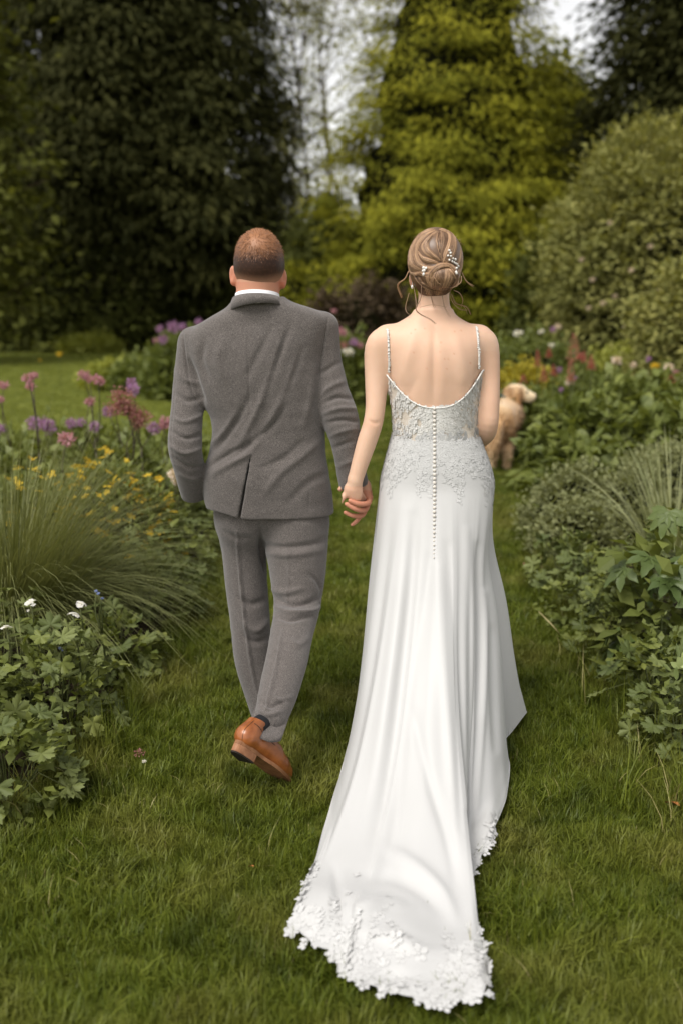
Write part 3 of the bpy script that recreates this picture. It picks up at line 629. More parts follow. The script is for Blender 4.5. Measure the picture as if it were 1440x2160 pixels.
def foliage(name, base, rad, n, k, L, W, mat, label, seed, cat='plant', group=None, zc=0.0, along=.12, droop=0.0, core=.8):
    g = np.random.default_rng(seed); base = np.asarray(base, float); t = empty(name, base, label, cat, group); rad = np.array(rad)
    O = norm(g.normal(size=(n, 3))); O[:, 2] = np.abs(O[:, 2]); f = 1 + .15 * vnoise(O * 2, 1.4, seed) - .25 * (g.random(n) < .3) * g.random(n); C = base + (0, 0, zc) + O * rad * f[:, None]
    V, F, A = leaf_cloud(C, O + (0, 0, .4), k, along, along, L, W, droop, 1.0, seed); part('foliage', V, F, mat, t, False, kind='stuff', attr=A)
    sV, sF = uvsphere((0, 0, 0), (1, 1, 1), 16, 10); sV = base + (0, 0, zc) + sV * rad * core * (1 + .15 * vnoise(sV * 2, 1.4, seed))[:, None]; sV[:, 2] = np.maximum(sV[:, 2], -.03); part('shaded_stem_mass', sV, sF, mat_core, t)
    return t
# catmint-like small leaved cushions, right
for i, (x, y, r, h) in enumerate([(1.42, 5.85, .27, .34), (1.50, 6.35, .33, .46), (1.85, 6.15, .3, .5), (2.2, 6.6, .4, .55)]):
    foliage('catmint_cushion', (x, y, .02), (r, r, h), 330, 12, .035, .020, m_greyA, ['small leaved greyish cushion on the right path edge', 'small leaved greyish cushion near the low peony', 'small leaved cushion left of the wide bladed grass', 'small leaved cushion behind the wide bladed grass'][i], 300 + i, group='greyish cushions in the right border', along=.07)
# leafy filling of the left border
for i, (x, y, r, h) in enumerate([(-1.7, 5.6, .42, .55), (-2.2, 5.2, .5, .58), (-1.5, 6.5, .45, .62), (-2.3, 6.3, .55, .66), (-1.15, 7.3, .42, .6), (-1.85, 7.3, .5, .66), (-2.7, 7.2, .55, .66), (-3.3, 6.4, .6, .62), (-3.4, 7.6, .55, .62), (-2.0, 4.5, .4, .5)]):
    foliage('leafy_perennial', (x, y, .02), (r, r, h * .82), 420, 10, .085, .045, m_leafA, ['leafy perennial behind the yellow flowers', 'leafy perennial behind the left ornamental grass', 'leafy perennial among the meadow rue stems', 'leafy perennial left of the meadow rue', 'leafy perennial behind the groom\'s elbow', 'leafy perennial at the back edge of the left border', 'leafy perennial by the purple globe flowers', 'leafy perennial beyond the purple globes, inner', 'leafy perennial at the far corner of the left border', 'leafy perennial beside the ornamental grass base'][i], 320 + i, group='leafy perennials filling the left border', along=.13)
# ---- ornamental grasses
def blades(base, n, L, W, seed, bias=(0, 0), arch=1.0, segs=7, spread=.10):
    g = np.random.default_rng(seed); az = g.uniform(0, 6.283, n); o = np.stack((np.cos(az), np.sin(az), 0 * az), 1) + np.array((*bias, 0)) * g.uniform(.2, 1.2, n)[:, None]
    ar = arch * g.uniform(.12, 1.0, n); ln = L * g.uniform(.6, 1.1, n); root = base + np.stack((np.cos(az), np.sin(az), 0 * az), 1) * (spread * np.sqrt(g.random(n)))[:, None]
    side = norm(np.cross(o, (0, 0, 1.)) + .25 * g.normal(size=(n, 3))); rows = []
    for k in range(segs + 1):
        t = k / segs; th = ar * (0.25 + 1.55 * t)           # angle from vertical grows along the blade
        if k == 0: c = root.copy()
        else: c = c + (norm(o) * np.sin(np.minimum(th, 2.2))[:, None] + np.array((0, 0, 1)) * np.cos(np.minimum(th, 2.2))[:, None]) * (ln / segs)[:, None]
        c[:, 2] = np.maximum(c[:, 2], .012 + .03 * t)
        w = W * (1 - t) ** .6 * (.55 + .45 * min(1, t * 4)); rows += [c - side * w * .5, c + side * w * .5]
    V = np.stack(rows, 1); nv = V.shape[1]; q = np.array([(2 * k, 2 * k + 1, 2 * k + 3, 2 * k + 2) for k in range(segs)])
    return V, q, g.random(n)
gt = empty('ornamental_grass', (-1.5, 4.42, .02), 'fountain of fine arching grass blades in the left border', 'ornamental grass')
V, q, A = blades(np.array((-1.5, 4.42, .02)), 1700, 1.02, .0042, 330, (.7, -.30), 1.25, spread=.19)
V2, q, A2 = blades(np.array((-1.45, 4.40, .02)), 900, 1.12, .0046, 332, (1.15, -.45), 1.55, spread=.16); V = np.concatenate((V, V2)); A = np.concatenate((A, .35 + .65 * A2))
part('blades', V.reshape(-1, 3), (q[None] + (np.arange(len(V)) * V.shape[1])[:, None, None]).reshape(-1, 4), m_strawA, gt, kind='stuff', attr=np.repeat(A, V.shape[1]))
gt = empty('ornamental_grass', (1.80, 5.25, .02), 'clump of wide pale arching grass blades in the right border', 'ornamental grass')
V, q, A = blades(np.array((1.80, 5.25, .02)), 210, .86, .0105, 331, (-.15, -.1), .85, spread=.12)
for b in range(len(V)): part('blade', V[b], q, m_wideg, gt)
# ---- flowers
def floret(nm, petals, mat, w=.42, cup=.25, seed=0):
    items = []; 
    for i in range(petals):
        a = 2 * math.pi * i / petals; v = np.array([(0, 0, 0), (-w, .55, cup * .5), (w, .55, cup * .5), (-w * .6, .95, cup * .4), (w * .6, .95, cup * .4)]); c, s = math.cos(a), math.sin(a)
        items.append((np.stack((v[:, 0] * c + v[:, 1] * s, v[:, 1] * c - v[:, 0] * s, v[:, 2]), 1), [(0, 2, 1), (1, 2, 4), (1, 4, 3)]))
    V, F = merge(items); return V, np.array(F)
def puff(n, mat, seed, flat=(1, 1, .7), leaf=.45, w=.10):
    """fluffy head of many thin petals, unit radius"""
    g = np.random.default_rng(seed); d = norm(g.normal(size=(n, 3))); c = d * g.uniform(.2, .7, (n, 1)) * np.array(flat) + g.normal(size=(n, 3)) * .12 * np.array(flat)
    Mx = orient(d + g.normal(size=(n, 3)) * .4, g.normal(size=(n, 3)), 1.0) * np.array((w * 2, leaf, leaf))[None, None, :]
    V, F, A = scatter(LEAF2[0], LEAF2[1], Mx, c, g.random(n)); me = new_mesh('flower_head', V, F, mat, False); set_attr(me, A); return me
PUFF = {'pink': [puff(150, m_pinkf, i) for i in range(2)], 'purp': [puff(170, m_purp, 5 + i, (1, 1, 1)) for i in range(2)], 'rust': [puff(260, m_rust, 9 + i, (1.3, 1, 1), .22, .09) for i in range(2)], 'white': [puff(110, m_wht, 13, (1, 1, .6), .5, .2)], 'rose': [puff(90, m_rose, 14, (1, 1, .7), .6, .25)], 'yel': [puff(110, m_yel, 15, (1, 1, .6), .4, .16)]}
def flower(name, heads, Y, label, kind, size, group, seed, base_dx=0, base_z=.03, mstem=None, leaves=0):
    """stems rise from one root to heads placed where they show in the photograph (px,py)"""
    g = np.random.default_rng(seed); hp = [P(px, py, Y + g.uniform(-.12, .12)) for px, py in heads]; b = np.array((np.mean([h[0] for h in hp]) + base_dx, Y, base_z))
    t = empty(name, b, label, 'flower', group); fork = b + (np.mean(hp, 0) - b) * .62
    V, F = tube(catmull([b, b + (fork - b) * .5 + g.normal(0, .015, 3), fork], 6), np.linspace(.0055, .004, 6), 5); part('stem', V, F, mstem or m_dstem, t)
    for h, (px, py) in zip(hp, heads):
        V, F = tube(catmull([fork, (fork + h) / 2 + np.array((g.normal(0, .02), 0, -.01)), h], 5), [.0035, .003, .003, .0025, .002], 4); part('flower_stalk', V, F, mstem or m_dstem, t)
        o = obj('flower_head', PUFF[kind][int(g.integers(len(PUFF[kind])))], t, h - b); o.scale = (size * g.uniform(.85, 1.15) * (.62 if name == 'border_flower' else .75 if name == 'island_flower' else .88),) * 3; o.rotation_euler = (g.uniform(-.3, .3), g.uniform(-.3, .3), g.uniform(0, 6))
    for i in range(leaves):
        f = (i + 1) / (leaves + 2); a = g.uniform(0, 6.28); o = obj('leaf', LAN[i % 3], t, (fork - b) * f); o.scale = (.07, .10, .10); o.rotation_euler = (g.uniform(-.2, .5), 0, a)
    return t
mr = 'meadow rue stems in the left border'
for i, (hd, Y, kd, sz, lb) in enumerate([
    ([(60, 797), (72, 792), (65, 815)], 5.6, 'pink', .042, 'tall dark stemmed meadow rue with pink tops standing alone above the grass clump'), ([(8, 812), (0, 842)], 6.2, 'pink', .04, 'pink meadow rue at the outer edge, cut by the picture edge'),
    ([(178, 790), (190, 800)], 6.4, 'pink', .045, 'pink meadow rue with a flat topped double head'), ([(208, 802), (190, 846)], 6.0, 'pink', .045, 'pink meadow rue leaning to the double head'),
    ([(258, 838), (280, 870), (245, 862), (290, 893), (268, 858), (300, 880)], 5.8, 'rust', .072, 'meadow rue gone to a broad dusty pink seed cloud'), ([(278, 808), (282, 822)], 6.1, 'purp', .045, 'lilac puff rising above the dusty seed cloud'),
    ([(140, 926)], 5.4, 'pink', .058, 'short meadow rue with one low pink cushion head'), ([(92, 895), (105, 900), (72, 893)], 6.6, 'purp', .06, 'purple globe flowers in a tight trio'),
    ([(150, 893), (172, 892), (200, 900)], 6.9, 'purp', .045, 'pale lilac globes in a row behind the pink meadow rue'), ([(326, 903), (228, 868)], 6.3, 'purp', .045, 'lilac globes on either side of the seed cloud'),
    ([(350, 888), (345, 898)], 6.2, 'pink', .05, 'pink meadow rue touching the groom\'s sleeve'), ([(370, 1000), (374, 1012)], 5.6, 'rose', .04, 'pale pink spike tucked under the groom\'s cuff'), ([(0, 905)], 6.4, 'purp', .045, 'single lilac globe at the outer edge')]):
    flower('meadow_rue', hd, Y, lb, kd, sz, mr, 400 + i, base_dx=rng.uniform(-.05, .12), leaves=3)
# white rocket flowers in front
WF = []
items = []
for i in range(9):
    g = np.random.default_rng(i); V, F = floret('f', 4, None, .5, .2); d = norm(np.array([(g.normal(0, .6), g.normal(0, .6), .8)])); Mx = orient(norm(np.cross(d, g.normal(size=(1, 3)))), d, .42); items.append((V @ Mx[0].T * .85 + d[0] * g.uniform(.55, 1.0), F))
V, F = merge(items); me = new_mesh('flower_cluster', V, F, m_wht, False); set_attr(me, rng.random(len(V))); WF = me
for i, (px, py, Y, lb) in enumerate([(66, 1273, 3.55, 'white rocket flower with the widest head, beside the grass base'), (169, 1277, 3.6, 'white rocket flower standing nearest the arching grass tips'), (155, 1300, 3.5, 'white rocket flower with a smaller head just below its neighbour'), (15, 1327, 3.35, 'white rocket flower lowest in the geranium leaves'), (60, 1290, 3.7, 'small white rocket bud behind the widest head')]):
    h = P(px, py, Y); b = np.array((h[0] + .01, Y + .02, .03)); t = empty('white_rocket', b, lb, 'flower', 'white rocket flowers in the left border'); g = np.random.default_rng(450 + i)
    V, F = tube(catmull([b, (b + h) / 2 + (.008, 0, 0), h], 7), np.linspace(.005, .003, 7), 6); part('stem', V, F, m_stem, t)
    o = obj('flower_cluster', WF, t, h - b); o.scale = (.030, .030, .013) if i < 4 else (.014, .014, .008); o.rotation_euler = (.2, 0, i)
    for k in range(11):
        f = .3 + .62 * k / 10; o = obj('leaf', LAN[k % 2], t, (h - b) * f); s = .085 * (1.15 - .6 * f); o.scale = (s * .8, s, s); o.rotation_euler = (.55 - .3 * f, g.uniform(-.3, .3), k * 2.4 + g.uniform(-.3, .3))
for i, hd in enumerate([[(203, 1247), (208, 1252), (216, 1262)], [(103, 1365), (127, 1367), (131, 1372)]]):
    t = flower('forget_me_not', hd, 3.7 - .15 * i, ['tiny blue forget me not beside the arching grass', 'tiny blue forget me not among the geranium leaves'][i], 'white', .008, 'forget me nots', 470 + i, mstem=m_stem)
    for o in t.children:
        if o.name.startswith('flower_head'): o.data = o.data.copy(); o.data.materials[0] = m_blue
# yellow star flowers
YF, YFF = floret('y', 5, None, .3, .35); me_y = new_mesh('yellow_flower', YF, YFF, m_yel, False); set_attr(me_y, rng.random(len(YF)))
for i, (x, y, r, h, n, lb) in enumerate([(-1.34, 5.45, .25, .60, 190, 'yellow flowered plant right behind the arching grass'), (-1.12, 5.5, .20, .48, 130, 'yellow flowered plant nearest the groom\'s sleeve'), (-1.62, 5.2, .24, .60, 110, 'yellow flowered plant seen through the fine grass blades'), (-2.0, 5.2, .2, .4, 26, 'sparse yellow flowered plant at the outer side of the grass')]):
    t = foliage('yellow_flower_plant', (x, y, .03), (r, r, h), 220, 10, .05, .025, m_leafA, lb, 480 + i, 'flower', 'yellow flowered plants in the left border', along=.09); g = np.random.default_rng(490 + i)
    for k in range(n):
        d = norm(g.normal(size=3) * (1, 1, .5) + (0, -.3, .8)); o = obj('flower', me_y, t, d * (r, r, h) * g.uniform(1.0, 1.22)); o.scale = (g.uniform(.022, .034),) * 3; o.rotation_euler = (g.uniform(-.7, .7), g.uniform(-.7, .7), g.uniform(0, 6))
# lupins and other flowers of the right border
def lupin(px, ytop, ybot, Y, label, seed, w=.030):
    g = np.random.default_rng(seed); a, c = P(px, ytop, Y), P(px, ybot, Y); b = np.array((c[0], Y, .03)); t = empty('lupin', b, label, 'flower', 'pink lupins in the right border')
    V, F = tube([b, (b + c) / 2 + (.01, 0, 0), c, a], [.008, .007, .005, .002], 6); part('stem', V, F, m_stem, t)
    n = 150; f = g.random(n); az = g.uniform(0, 6.283, n); rr = w * (1 - f) ** .7; O = np.stack((np.cos(az), np.sin(az), .4 + 0 * az), 1); C = c + (a - c) * f[:, None] + O * rr[:, None] * (1, 1, .3)
    Mx = orient(O, np.tile((0, 0, 1.), (n, 1)), 1.0) * np.stack((.022 * (1.2 - f * .7), .03 * (1.2 - f * .7), .03 + 0 * f), 1)[:, None, :]
    V, F, A = scatter(LEAF2[0], LEAF2[1], Mx, C, g.random(n)); part('flower_spike', V, F, m_lup, t, False, attr=A)
    for k in range(5):
        o = obj('leaf', ANE[k % 2], t, (.05 * math.cos(k * 1.3), .05 * math.sin(k * 1.3), .25 + .05 * k)); o.scale = (.11,) * 3; o.rotation_euler = (.3, 0, k * 1.3)
for i, (px, a, c, Y, w, lb) in enumerate([(1209, 703, 765, 9.8, .062, 'tallest and fullest pink lupin spike above the peony bushes'), (1203, 750, 808, 9.6, .028, 'lupin spike just below the tallest one'), (1133, 738, 775, 10.6, .022, 'thin lupin spike in front of the yellow mound'), (1146, 772, 808, 10, .026, 'lupin spike above the dog\'s head'), (1166, 770, 796, 10.2, .022, 'short lupin spike between two thicker ones'), (1230, 742, 766, 10.3, .024, 'short lupin spike to the right of the tallest'), (1246, 750, 782, 9.9, .03, 'separate lupin spike right of the group'), (1102, 790, 812, 10, .02, 'smallest lupin spike at the dog\'s ear'), (1157, 734, 756, 11.5, .022, 'faint lupin spike behind the yellow mound'), (1413, 792, 812, 9, .04, 'lone red lupin among pale flowers at the far right'), (1222, 745, 760, 10, .03, 'lupin tip touching the tallest spike')]):
    lupin(px, a, c, Y, lb, 500 + i, w)
fr = 'small flower heads in the right border'
for i, (px, py, Y, kd, sz, lb) in enumerate([(1092, 703, 13, 'white', .09, 'white flower head at the back, by the bride\'s shoulder'), (1140, 700, 13, 'white', .07, 'white flower head on the green bank'), (1165, 695, 13, 'purp', .08, 'pale lilac head on the green bank'), (1176, 688, 13, 'rose', .07, 'blush head on the top of the green bank'), (1178, 780, 10.2, 'purp', .05, 'lilac head among the lupins'), (1212, 797, 9.8, 'purp', .045, 'lilac head under the lupins'), (1182, 822, 9.6, 'purp', .045, 'lilac head just above the peony leaves'), (1200, 806, 9.7, 'rose', .06, 'blush head below the lupins'), (1300, 760, 11, 'rose', .08, 'blush head cluster left of the yellow one'), (1335, 770, 11, 'rose', .06, 'blush head at the foot of the rose shrub'), (1367, 757, 11, 'purp', .06, 'lilac head at the foot of the rose shrub'), (1380, 772, 10.5, 'yel', .09, 'yellow flat head at the right'), (1385, 805, 9.8, 'yel', .08, 'second yellow flat head, lower'), (1328, 820, 9.6, 'white', .06, 'white head of the pair, left'), (1343, 811, 9.6, 'white', .055, 'white head of the pair, right'), (1410, 775, 10.5, 'rose', .09, 'blush head by the picture edge'), (1425, 785, 10, 'pink', .06, 'pink head by the red lupin'), (1162, 728, 12, 'white', .07, 'white upright head behind the lupins'), (1280, 775, 10.5, 'purp', .05, 'lilac head beside the lone lupin')]):
    flower('border_flower', [(px, py)], Y, lb, kd, sz, fr, 530 + i, mstem=m_stem, leaves=2)
foliage('yellow_mound', (2.02, 11.2, .02), (.62, .5, .74), 520, 12, .06, .035, petal_mat('yellow_bract', (.26, .23, .025), (.46, .37, .04)), 'dome of yellow flowers by the bride\'s right arm', 560, 'flower', along=.1)
for i, (x, y, r, h, mt, lb) in enumerate([(2.5, 13.2, 1.0, .95, m_leafA, 'green bank of fine leaves behind the yellow mound'), (3.9, 13.0, 1.1, .86, m_limeA, 'rounded light green bank in front of the rose shrub'), (2.65, 10.6, .7, .70, m_leafA, 'green cushion carrying the lupins'), (3.7, 10.3, .8, .70, m_greyA, 'loose greyish planting with mixed flowers'), (4.8, 11, .9, .8, m_greyA, 'loose planting at the far right with mixed flowers'), (1.75, 9.7, .42, .55, m_leafA, 'low leafy cushion beside the dog\'s chest'), (1.72, 14.5, 1.0, .8, m_leafA, 'green cushion at the back of the right border'), (4.3, 9.3, .6, .85, m_leafA, 'leafy clump behind the furthest right peony')]):
    foliage('leafy_mound', (x, y, .02), (r, r * .8, h), 520, 12, .075, .035, mt, lb, 570 + i, group='leafy mounds in the right border', along=.14)
# island bed behind the groom
for i, (px, Y, r, h, mt, lb) in enumerate([(250, 17.0, .55, .42, m_limeA, 'low lime mound at the end of the island bed'), (318, 16.5, .6, .55, m_leafA, 'green mound beside the lime one'), (385, 15.5, .62, 1.05, m_leafA, 'taller bush with purple flowers at the groom\'s shoulder'), (460, 15.5, .7, 1.0, m_leafA, 'bush hidden behind the groom\'s back, left'), (560, 15.5, .8, 1.0, m_leafA, 'bush hidden behind the groom\'s back, right'), (655, 15, .7, .95, m_leafA, 'bush behind the groom\'s right shoulder'), (738, 14.6, .55, .98, m_leafA, 'bush with pink flowers between the couple'), (800, 15.4, .55, .8, m_leafA, 'bush behind the bride\'s left arm'), (195, 27.5, .8, .55, m_limeA, 'small light clump at the foot of the reddish stems')]):
    b = P(px, 800, Y); foliage('island_bush', (b[0], Y, .0), (r, r * .8, h * .86), 420, 12, .11, .055, mt, lb, 600 + i, 'shrub', 'bushes of the island bed', along=.16)
for i, (px, py, Y, kd, sz, lb) in enumerate([(365, 690, 15, 'purp', .14, 'large purple head highest on the island bush'), (345, 716, 15, 'purp', .12, 'purple head lowest on the island bush'), (386, 690, 15, 'purp', .10, 'purple head against the groom\'s shoulder'), (338, 694, 15.2, 'purp', .08, 'small purple head on the left of the island bush'), (330, 718, 15.2, 'pink', .07, 'pink head on the left of the island bush'), (420, 680, 15.1, 'purp', .08, 'purple head peeping over the groom\'s shoulder'), (704, 656, 15, 'pink', .07, 'pink head highest between the couple'), (720, 700, 14.2, 'pink', .1, 'pink head cluster between the couple, upper'), (745, 722, 14.2, 'purp', .10, 'lilac head between the couple'), (733, 742, 14.0, 'white', .12, 'white head between the couple'), (758, 728, 14.2, 'pink', .08, 'pink head beside the bride\'s arm'), (725, 728, 14.2, 'rust', .1, 'dusty pink head between the couple'), (125, 747, 17, 'yel', .06, 'yellow flower at the end of the island bed'), (85, 760, 17, 'yel', .03, 'paler yellow flower at the end of the island bed'), (705, 735, 14.4, 'purp', .09, 'lilac head against the groom\'s sleeve')]):
    flower('island_flower', [(px, py)], Y, lb, kd, sz, 'flower heads of the island bed', 630 + i, mstem=m_stem)
# roses dotted over the rounded shrub
rs = [(1225, 548), (1248, 590), (1330, 570), (1270, 640), (1295, 625), (1370, 520), (1392, 610), (1318, 690), (1285, 470), (1425, 690), (1400, 655), (1240, 650)]
for i, (px, py) in enumerate(rs):
    p = P(px, py, 15.5); c = np.array((P(1365, 720, 15.5)[0], 15.5, 1.55)); q = (p - c) / np.array((1.55, 1.5, 2.25)); dy = max(0, 1 - q[0] ** 2 - q[2] ** 2) ** .5 * 1.5 * 1.08
    o = tag(obj('rose', PUFF['rose'][0], None, P(px, py, 15.5 - dy)), 'cream rose bloom dotted on the rounded shrub', 'flower', 'roses on the rounded shrub'); o.scale = (.036,) * 3
# longer grass at the border edges and between plants
lg = patch_meshes('long_blades', 3, n=130, size=.22, hlo=.07, hhi=.20, wid=.0036)
g = np.random.default_rng(650); ys = g.uniform(2.2, 6.5, 70); p = np.stack((edge_right(ys) + g.normal(.05, .06, 70), ys, 0 * ys), 1); ys2 = g.uniform(2.2, 6.5, 45); p2 = np.stack((edge_left(ys2) - g.normal(.06, .05, 45), ys2, 0 * ys2), 1)
p = np.vstack((p, p2, [(1.15 + .1 * k % .3, 2.5 + .12 * k, 0) for k in range(8)])); instancer('edge_grass', p, g.uniform(0, 6.28, len(p)), g.uniform(.5, 1.0, len(p)), lg, 'tufts of longer grass along the border edges')
ys = g.uniform(1.7, 6, 90); p = np.stack((g.uniform(-.9, 1.1, 90), ys, 0 * ys), 1); instancer('rough_tufts', p, g.uniform(0, 6.28, 90), g.uniform(.28, .5, 90), lg, 'slightly longer tufts scattered over the mown path')
# fallen bits on the grass
m_dead = M('dead_leaf', (.30, .10, .03), (.48, .20, .06), 30, .7); m_straw = M('straw', (.42, .34, .16), (.55, .46, .24), 30, .7); m_peach = M('peach_petal', (.55, .28, .18), (.68, .42, .30), 20, .6)
def fallen(name, px, py, me, s, rot, label, cat, z=.04):
    o = tag(obj(name, me, None, G(px, py, z)), label, cat); o.scale = (s,) * 3 if np.ndim(s) == 0 else s; o.rotation_euler = rot
dl = new_mesh('fallen_leaf', *lance(.35, 4, .2, .5), m_dead); fallen('fallen_leaf', 103, 1592, dl, .05, (.5, .3, 2.2), 'orange dead leaf caught in the dark geranium', 'leaf', .14)
fallen('fallen_leaf', 1430, 1700, dl, .05, (.2, .3, .6), 'curled orange leaf in the long grass on the right', 'leaf', .05); fallen('fallen_petal', 1112, 1200, new_mesh('fallen_petal', *lance(.5, 4, .3, -.4), m_peach), .05, (.3, .6, 1), 'peach petal lying at the right border edge', 'petal', .06)
br = puff(60, m_rust, 33, (1.2, 1, .5), .4, .12); fallen('fallen_blossom', 294, 1588, br, .022, (0, 0, 0), 'withered pinkish blossom lying on the grass', 'blossom', .045)
fallen('fallen_blossom', 305, 1606, PUFF['white'][0], .008, (0, 0, 0), 'white scrap of petal beside the withered blossom', 'petal', .045)
fallen('fallen_leaf', 535, 1828, dl, .018, (.1, .3, .9), 'small brown leaf scrap lying on the mown grass', 'leaf', .05)
V, F = tube([G(1135, 1290, .12), G(1160, 1315, .10), G(1180, 1338, .05)], [.002, .003, .002], 5); tag(obj('straw_stalk', new_mesh('straw_stalk', V, F, m_straw)), 'bent straw stalk poking out of the right border', 'stalk')
# ============================================================ THE GROOM
def rp(halfpx, p):
    """half a width seen in photo pixels -> metres at point p"""
    return halfpx / FPX * (p[1] * CP - (p[2] - CAM_H) * SP)
def chain_px(F, L, k=.01, extra=1.0):
    pts = [P(a, b, Y) for a, b, Y, h in L]; F.chain(pts, [rp(h, p) * extra for p, (_, _, _, h) in zip(pts, L)], k); return pts
class Trunk:
    """body of slices read off the outline: rows (py, left px, right px, Y centre, half depth)"""
    def __init__(s, rows, tilt=0, x0=0, z_a=0, z_b=1, n=2.5):
        r = sorted(((P((a + b) / 2, py, Y)[2], P(a, py, Y)[0], P(b, py, Y)[0], Y, d) for py, a, b, Y, d in rows)); q = np.array(r); zf = np.linspace(q[0, 0], q[-1, 0], 240); k = np.exp(-(np.arange(-18, 19) / 6.5) ** 2); k /= k.sum()
        sm = lambda a: np.convolve(np.pad(np.interp(zf, q[:, 0], a), 18, 'edge'), k, 'valid'); s.z = zf; s.xl, s.xr, s.y, s.d = (sm(q[:, i]) for i in (1, 2, 3, 4)); s.tilt, s.x0, s.za, s.zb, s.n = tilt, x0, z_a, z_b, n
    def f(s, X, Y, Z):
        Z = Z - s.tilt * (X - s.x0) * smooth01((Z - s.za) / (s.zb - s.za)) if s.tilt else Z + 0 * X
        I = lambda a: np.interp(Z, s.z, a).astype(np.float32)
        xl, xr, yc, d = I(s.xl), I(s.xr), I(s.y), I(s.d); a = (xr - xl) / 2
        r = (np.abs((X - (xl + xr) / 2) / a) ** s.n + np.abs((Y - yc) / d) ** s.n) ** (1 / s.n)
        o = (r - 1) * np.minimum(a, d) * .85
        return np.maximum(o, np.maximum(Z - s.z[-1], s.z[0] - Z)).astype(np.float32)
    def ring(s, z, th, off=0.0):
        """point on the slice at height z, direction th (th=-pi/2 faces the camera)"""
        xl, xr, yc, d = (np.interp(z, s.z, q) for q in (s.xl, s.xr, s.y, s.d)); a = (xr - xl) / 2 + off; d = d + off; c, q = np.cos(th), np.sin(th)
        r = (np.abs(c / a) ** s.n + np.abs(q / d) ** s.n) ** (-1 / s.n); return np.stack(((xl + xr) / 2 + r * c, yc + r * q, z + 0 * r), -1)
# --- materials
def tweed(name, c1, c2, c3):
    m, nt, p, out = mat_base(name); n = noise(nt, 390, 2, 'World', .8); col = ramp(nt, n, .34, .66, c1, c2)
    w = noise(nt, 60, 2, 'World'); col = mixcol(nt, ramp(nt, w, .35, .75), col, mixcol(nt, .5, col, c3)); nt.links.new(col, p.inputs['Base Color'])
    p.inputs['Roughness'].default_value = .92; p.inputs['Specular IOR Level'].default_value = .12; p.inputs['Sheen Weight'].default_value = .25; p.inputs['Sheen Roughness'].default_value = .6
    bump(nt, p, n, .35, .001); return m
m_tweed = tweed('grey_brown_tweed', (.036, .031, .028), (.190, .165, .152), (.088, .076, .069))
m_lining = M('dark_lining', (.02, .018, .016), rough=.7); m_shirt = M('white_shirt', (.80, .80, .82), rough=.8, spec=.2); m_sock = M('black_sock', (.012, .012, .014), rough=.9)
def skin(name, c1, c2, red):
    m, nt, p, out = mat_base(name); col = ramp(nt, noise(nt, 9, 3), .3, .7, c1, c2); v = nt.nodes.new('ShaderNodeAttribute'); v.attribute_name = 'red'
    col = mixcol(nt, v.outputs['Fac'], col, red); nt.links.new(col, p.inputs['Base Color']); p.inputs['Roughness'].default_value = .5; p.inputs['Specular IOR Level'].default_value = .35
    p.inputs['Subsurface Weight'].default_value = .12; p.inputs['Subsurface Radius'].default_value = (.6, .25, .12); p.inputs['Subsurface Scale'].default_value = .02
    bump(nt, p, noise(nt, 300, 3), .12, .0008); return m
m_skin_m = skin('warm_skin', (.52, .275, .175), (.60, .335, .225), (.50, .16, .09))
m_skin_f = skin('light_skin', (.66, .425, .295), (.73, .485, .35), (.56, .26, .16))
m_tan = M('tan_leather', (.20, .058, .015), (.36, .115, .030), 22, .32, .5, coat=.2); m_sole = M('leather_sole', (.20, .085, .035), (.32, .15, .07), 30, .6); m_heel = M('stacked_heel', (.24, .10, .045), (.34, .16, .08), 40, .45); m_dark = M('dark_heel_tip', (.025, .018, .012), rough=.8)
GX = P(556, 1540, 3.45)[0]
groom = empty('person', (GX, 3.42, 0), 'person in a grey brown tweed suit and tan shoes, walking away, left hand in pocket', 'person')
# --- body: head, neck, trunk, arms, hands in one skin
F = Field((-.66, 3.18, .70), (.17, 3.66, 1.84), .0041)
def head(F, cx, cy, Y, s=1.0, jaw=.066):
    c = P(cx, cy, Y); F.ell(c, (.0765 * s, .097 * s, .103 * s), k=.005); F.ell(c + np.array((0, .035, -.055)) * s, (jaw * s, .070 * s, .080 * s), k=.03)
    F.ell(c + np.array((0, .075, -.105)) * s, (.030 * s, .028 * s, .024 * s), k=.02)                                   # chin
    F.chain([c + np.array((0, .095, -.012)) * s, c + np.array((0, .115, -.050)) * s], [.008 * s, .0125 * s], .012)      # nose
    F.chain([c + np.array((-.035, .085, .008)) * s, c + np.array((.035, .085, .008)) * s], [.010, .010], .012)           # brow
    for q in (-1, 1): F.ell(c + np.array((q * .032, .098, -.014)) * s, (.017, .012, .011), k=.008, cut=True)
    F.chain([c + np.array((-.018, .101, -.079)) * s, c + np.array((.018, .101, -.079)) * s], [.006, .006], .006)
    return c
hc = head(F, 547, 549, 3.42, .97)
for px, py, q in ((492, 580, -1), (597, 586, 1)):                                                                        # ears
    e = P(px, py, 3.415); F.ell(e, (.0095, .020, .031), (0, 0, q * -.55), .006); F.ell(e + np.array((q * .003, -.012, .004)), (.005, .011, .021), (0, 0, q * -.55), .006, cut=True); F.ell(e + (0, .0, -.024), (.008, .010, .011), k=.008)
chain_px(F, [(545, 585, 3.40, 44), (543, 640, 3.405, 46), (543, 720, 3.42, 50)], .02)
chain_px(F, [(460, 715, 3.42, 30), (543, 690, 3.42, 40), (640, 690, 3.42, 30)], .03); chain_px(F, [(543, 720, 3.42, 60), (550, 900, 3.43, 55), (570, 1000, 3.43, 50)], .03)
chain_px(F, [(440, 725, 3.42, 24), (405, 800, 3.42, 24), (393, 935, 3.37, 22), (403, 1022, 3.45, 16), (412, 1020, 3.54, 14), (430, 1020, 3.59, 14)], .02)
chain_px(F, [(650, 700, 3.42, 24), (695, 780, 3.42, 24), (718, 885, 3.38, 22), (744, 985, 3.40, 19), (757, 1018, 3.405, 18)], .02)
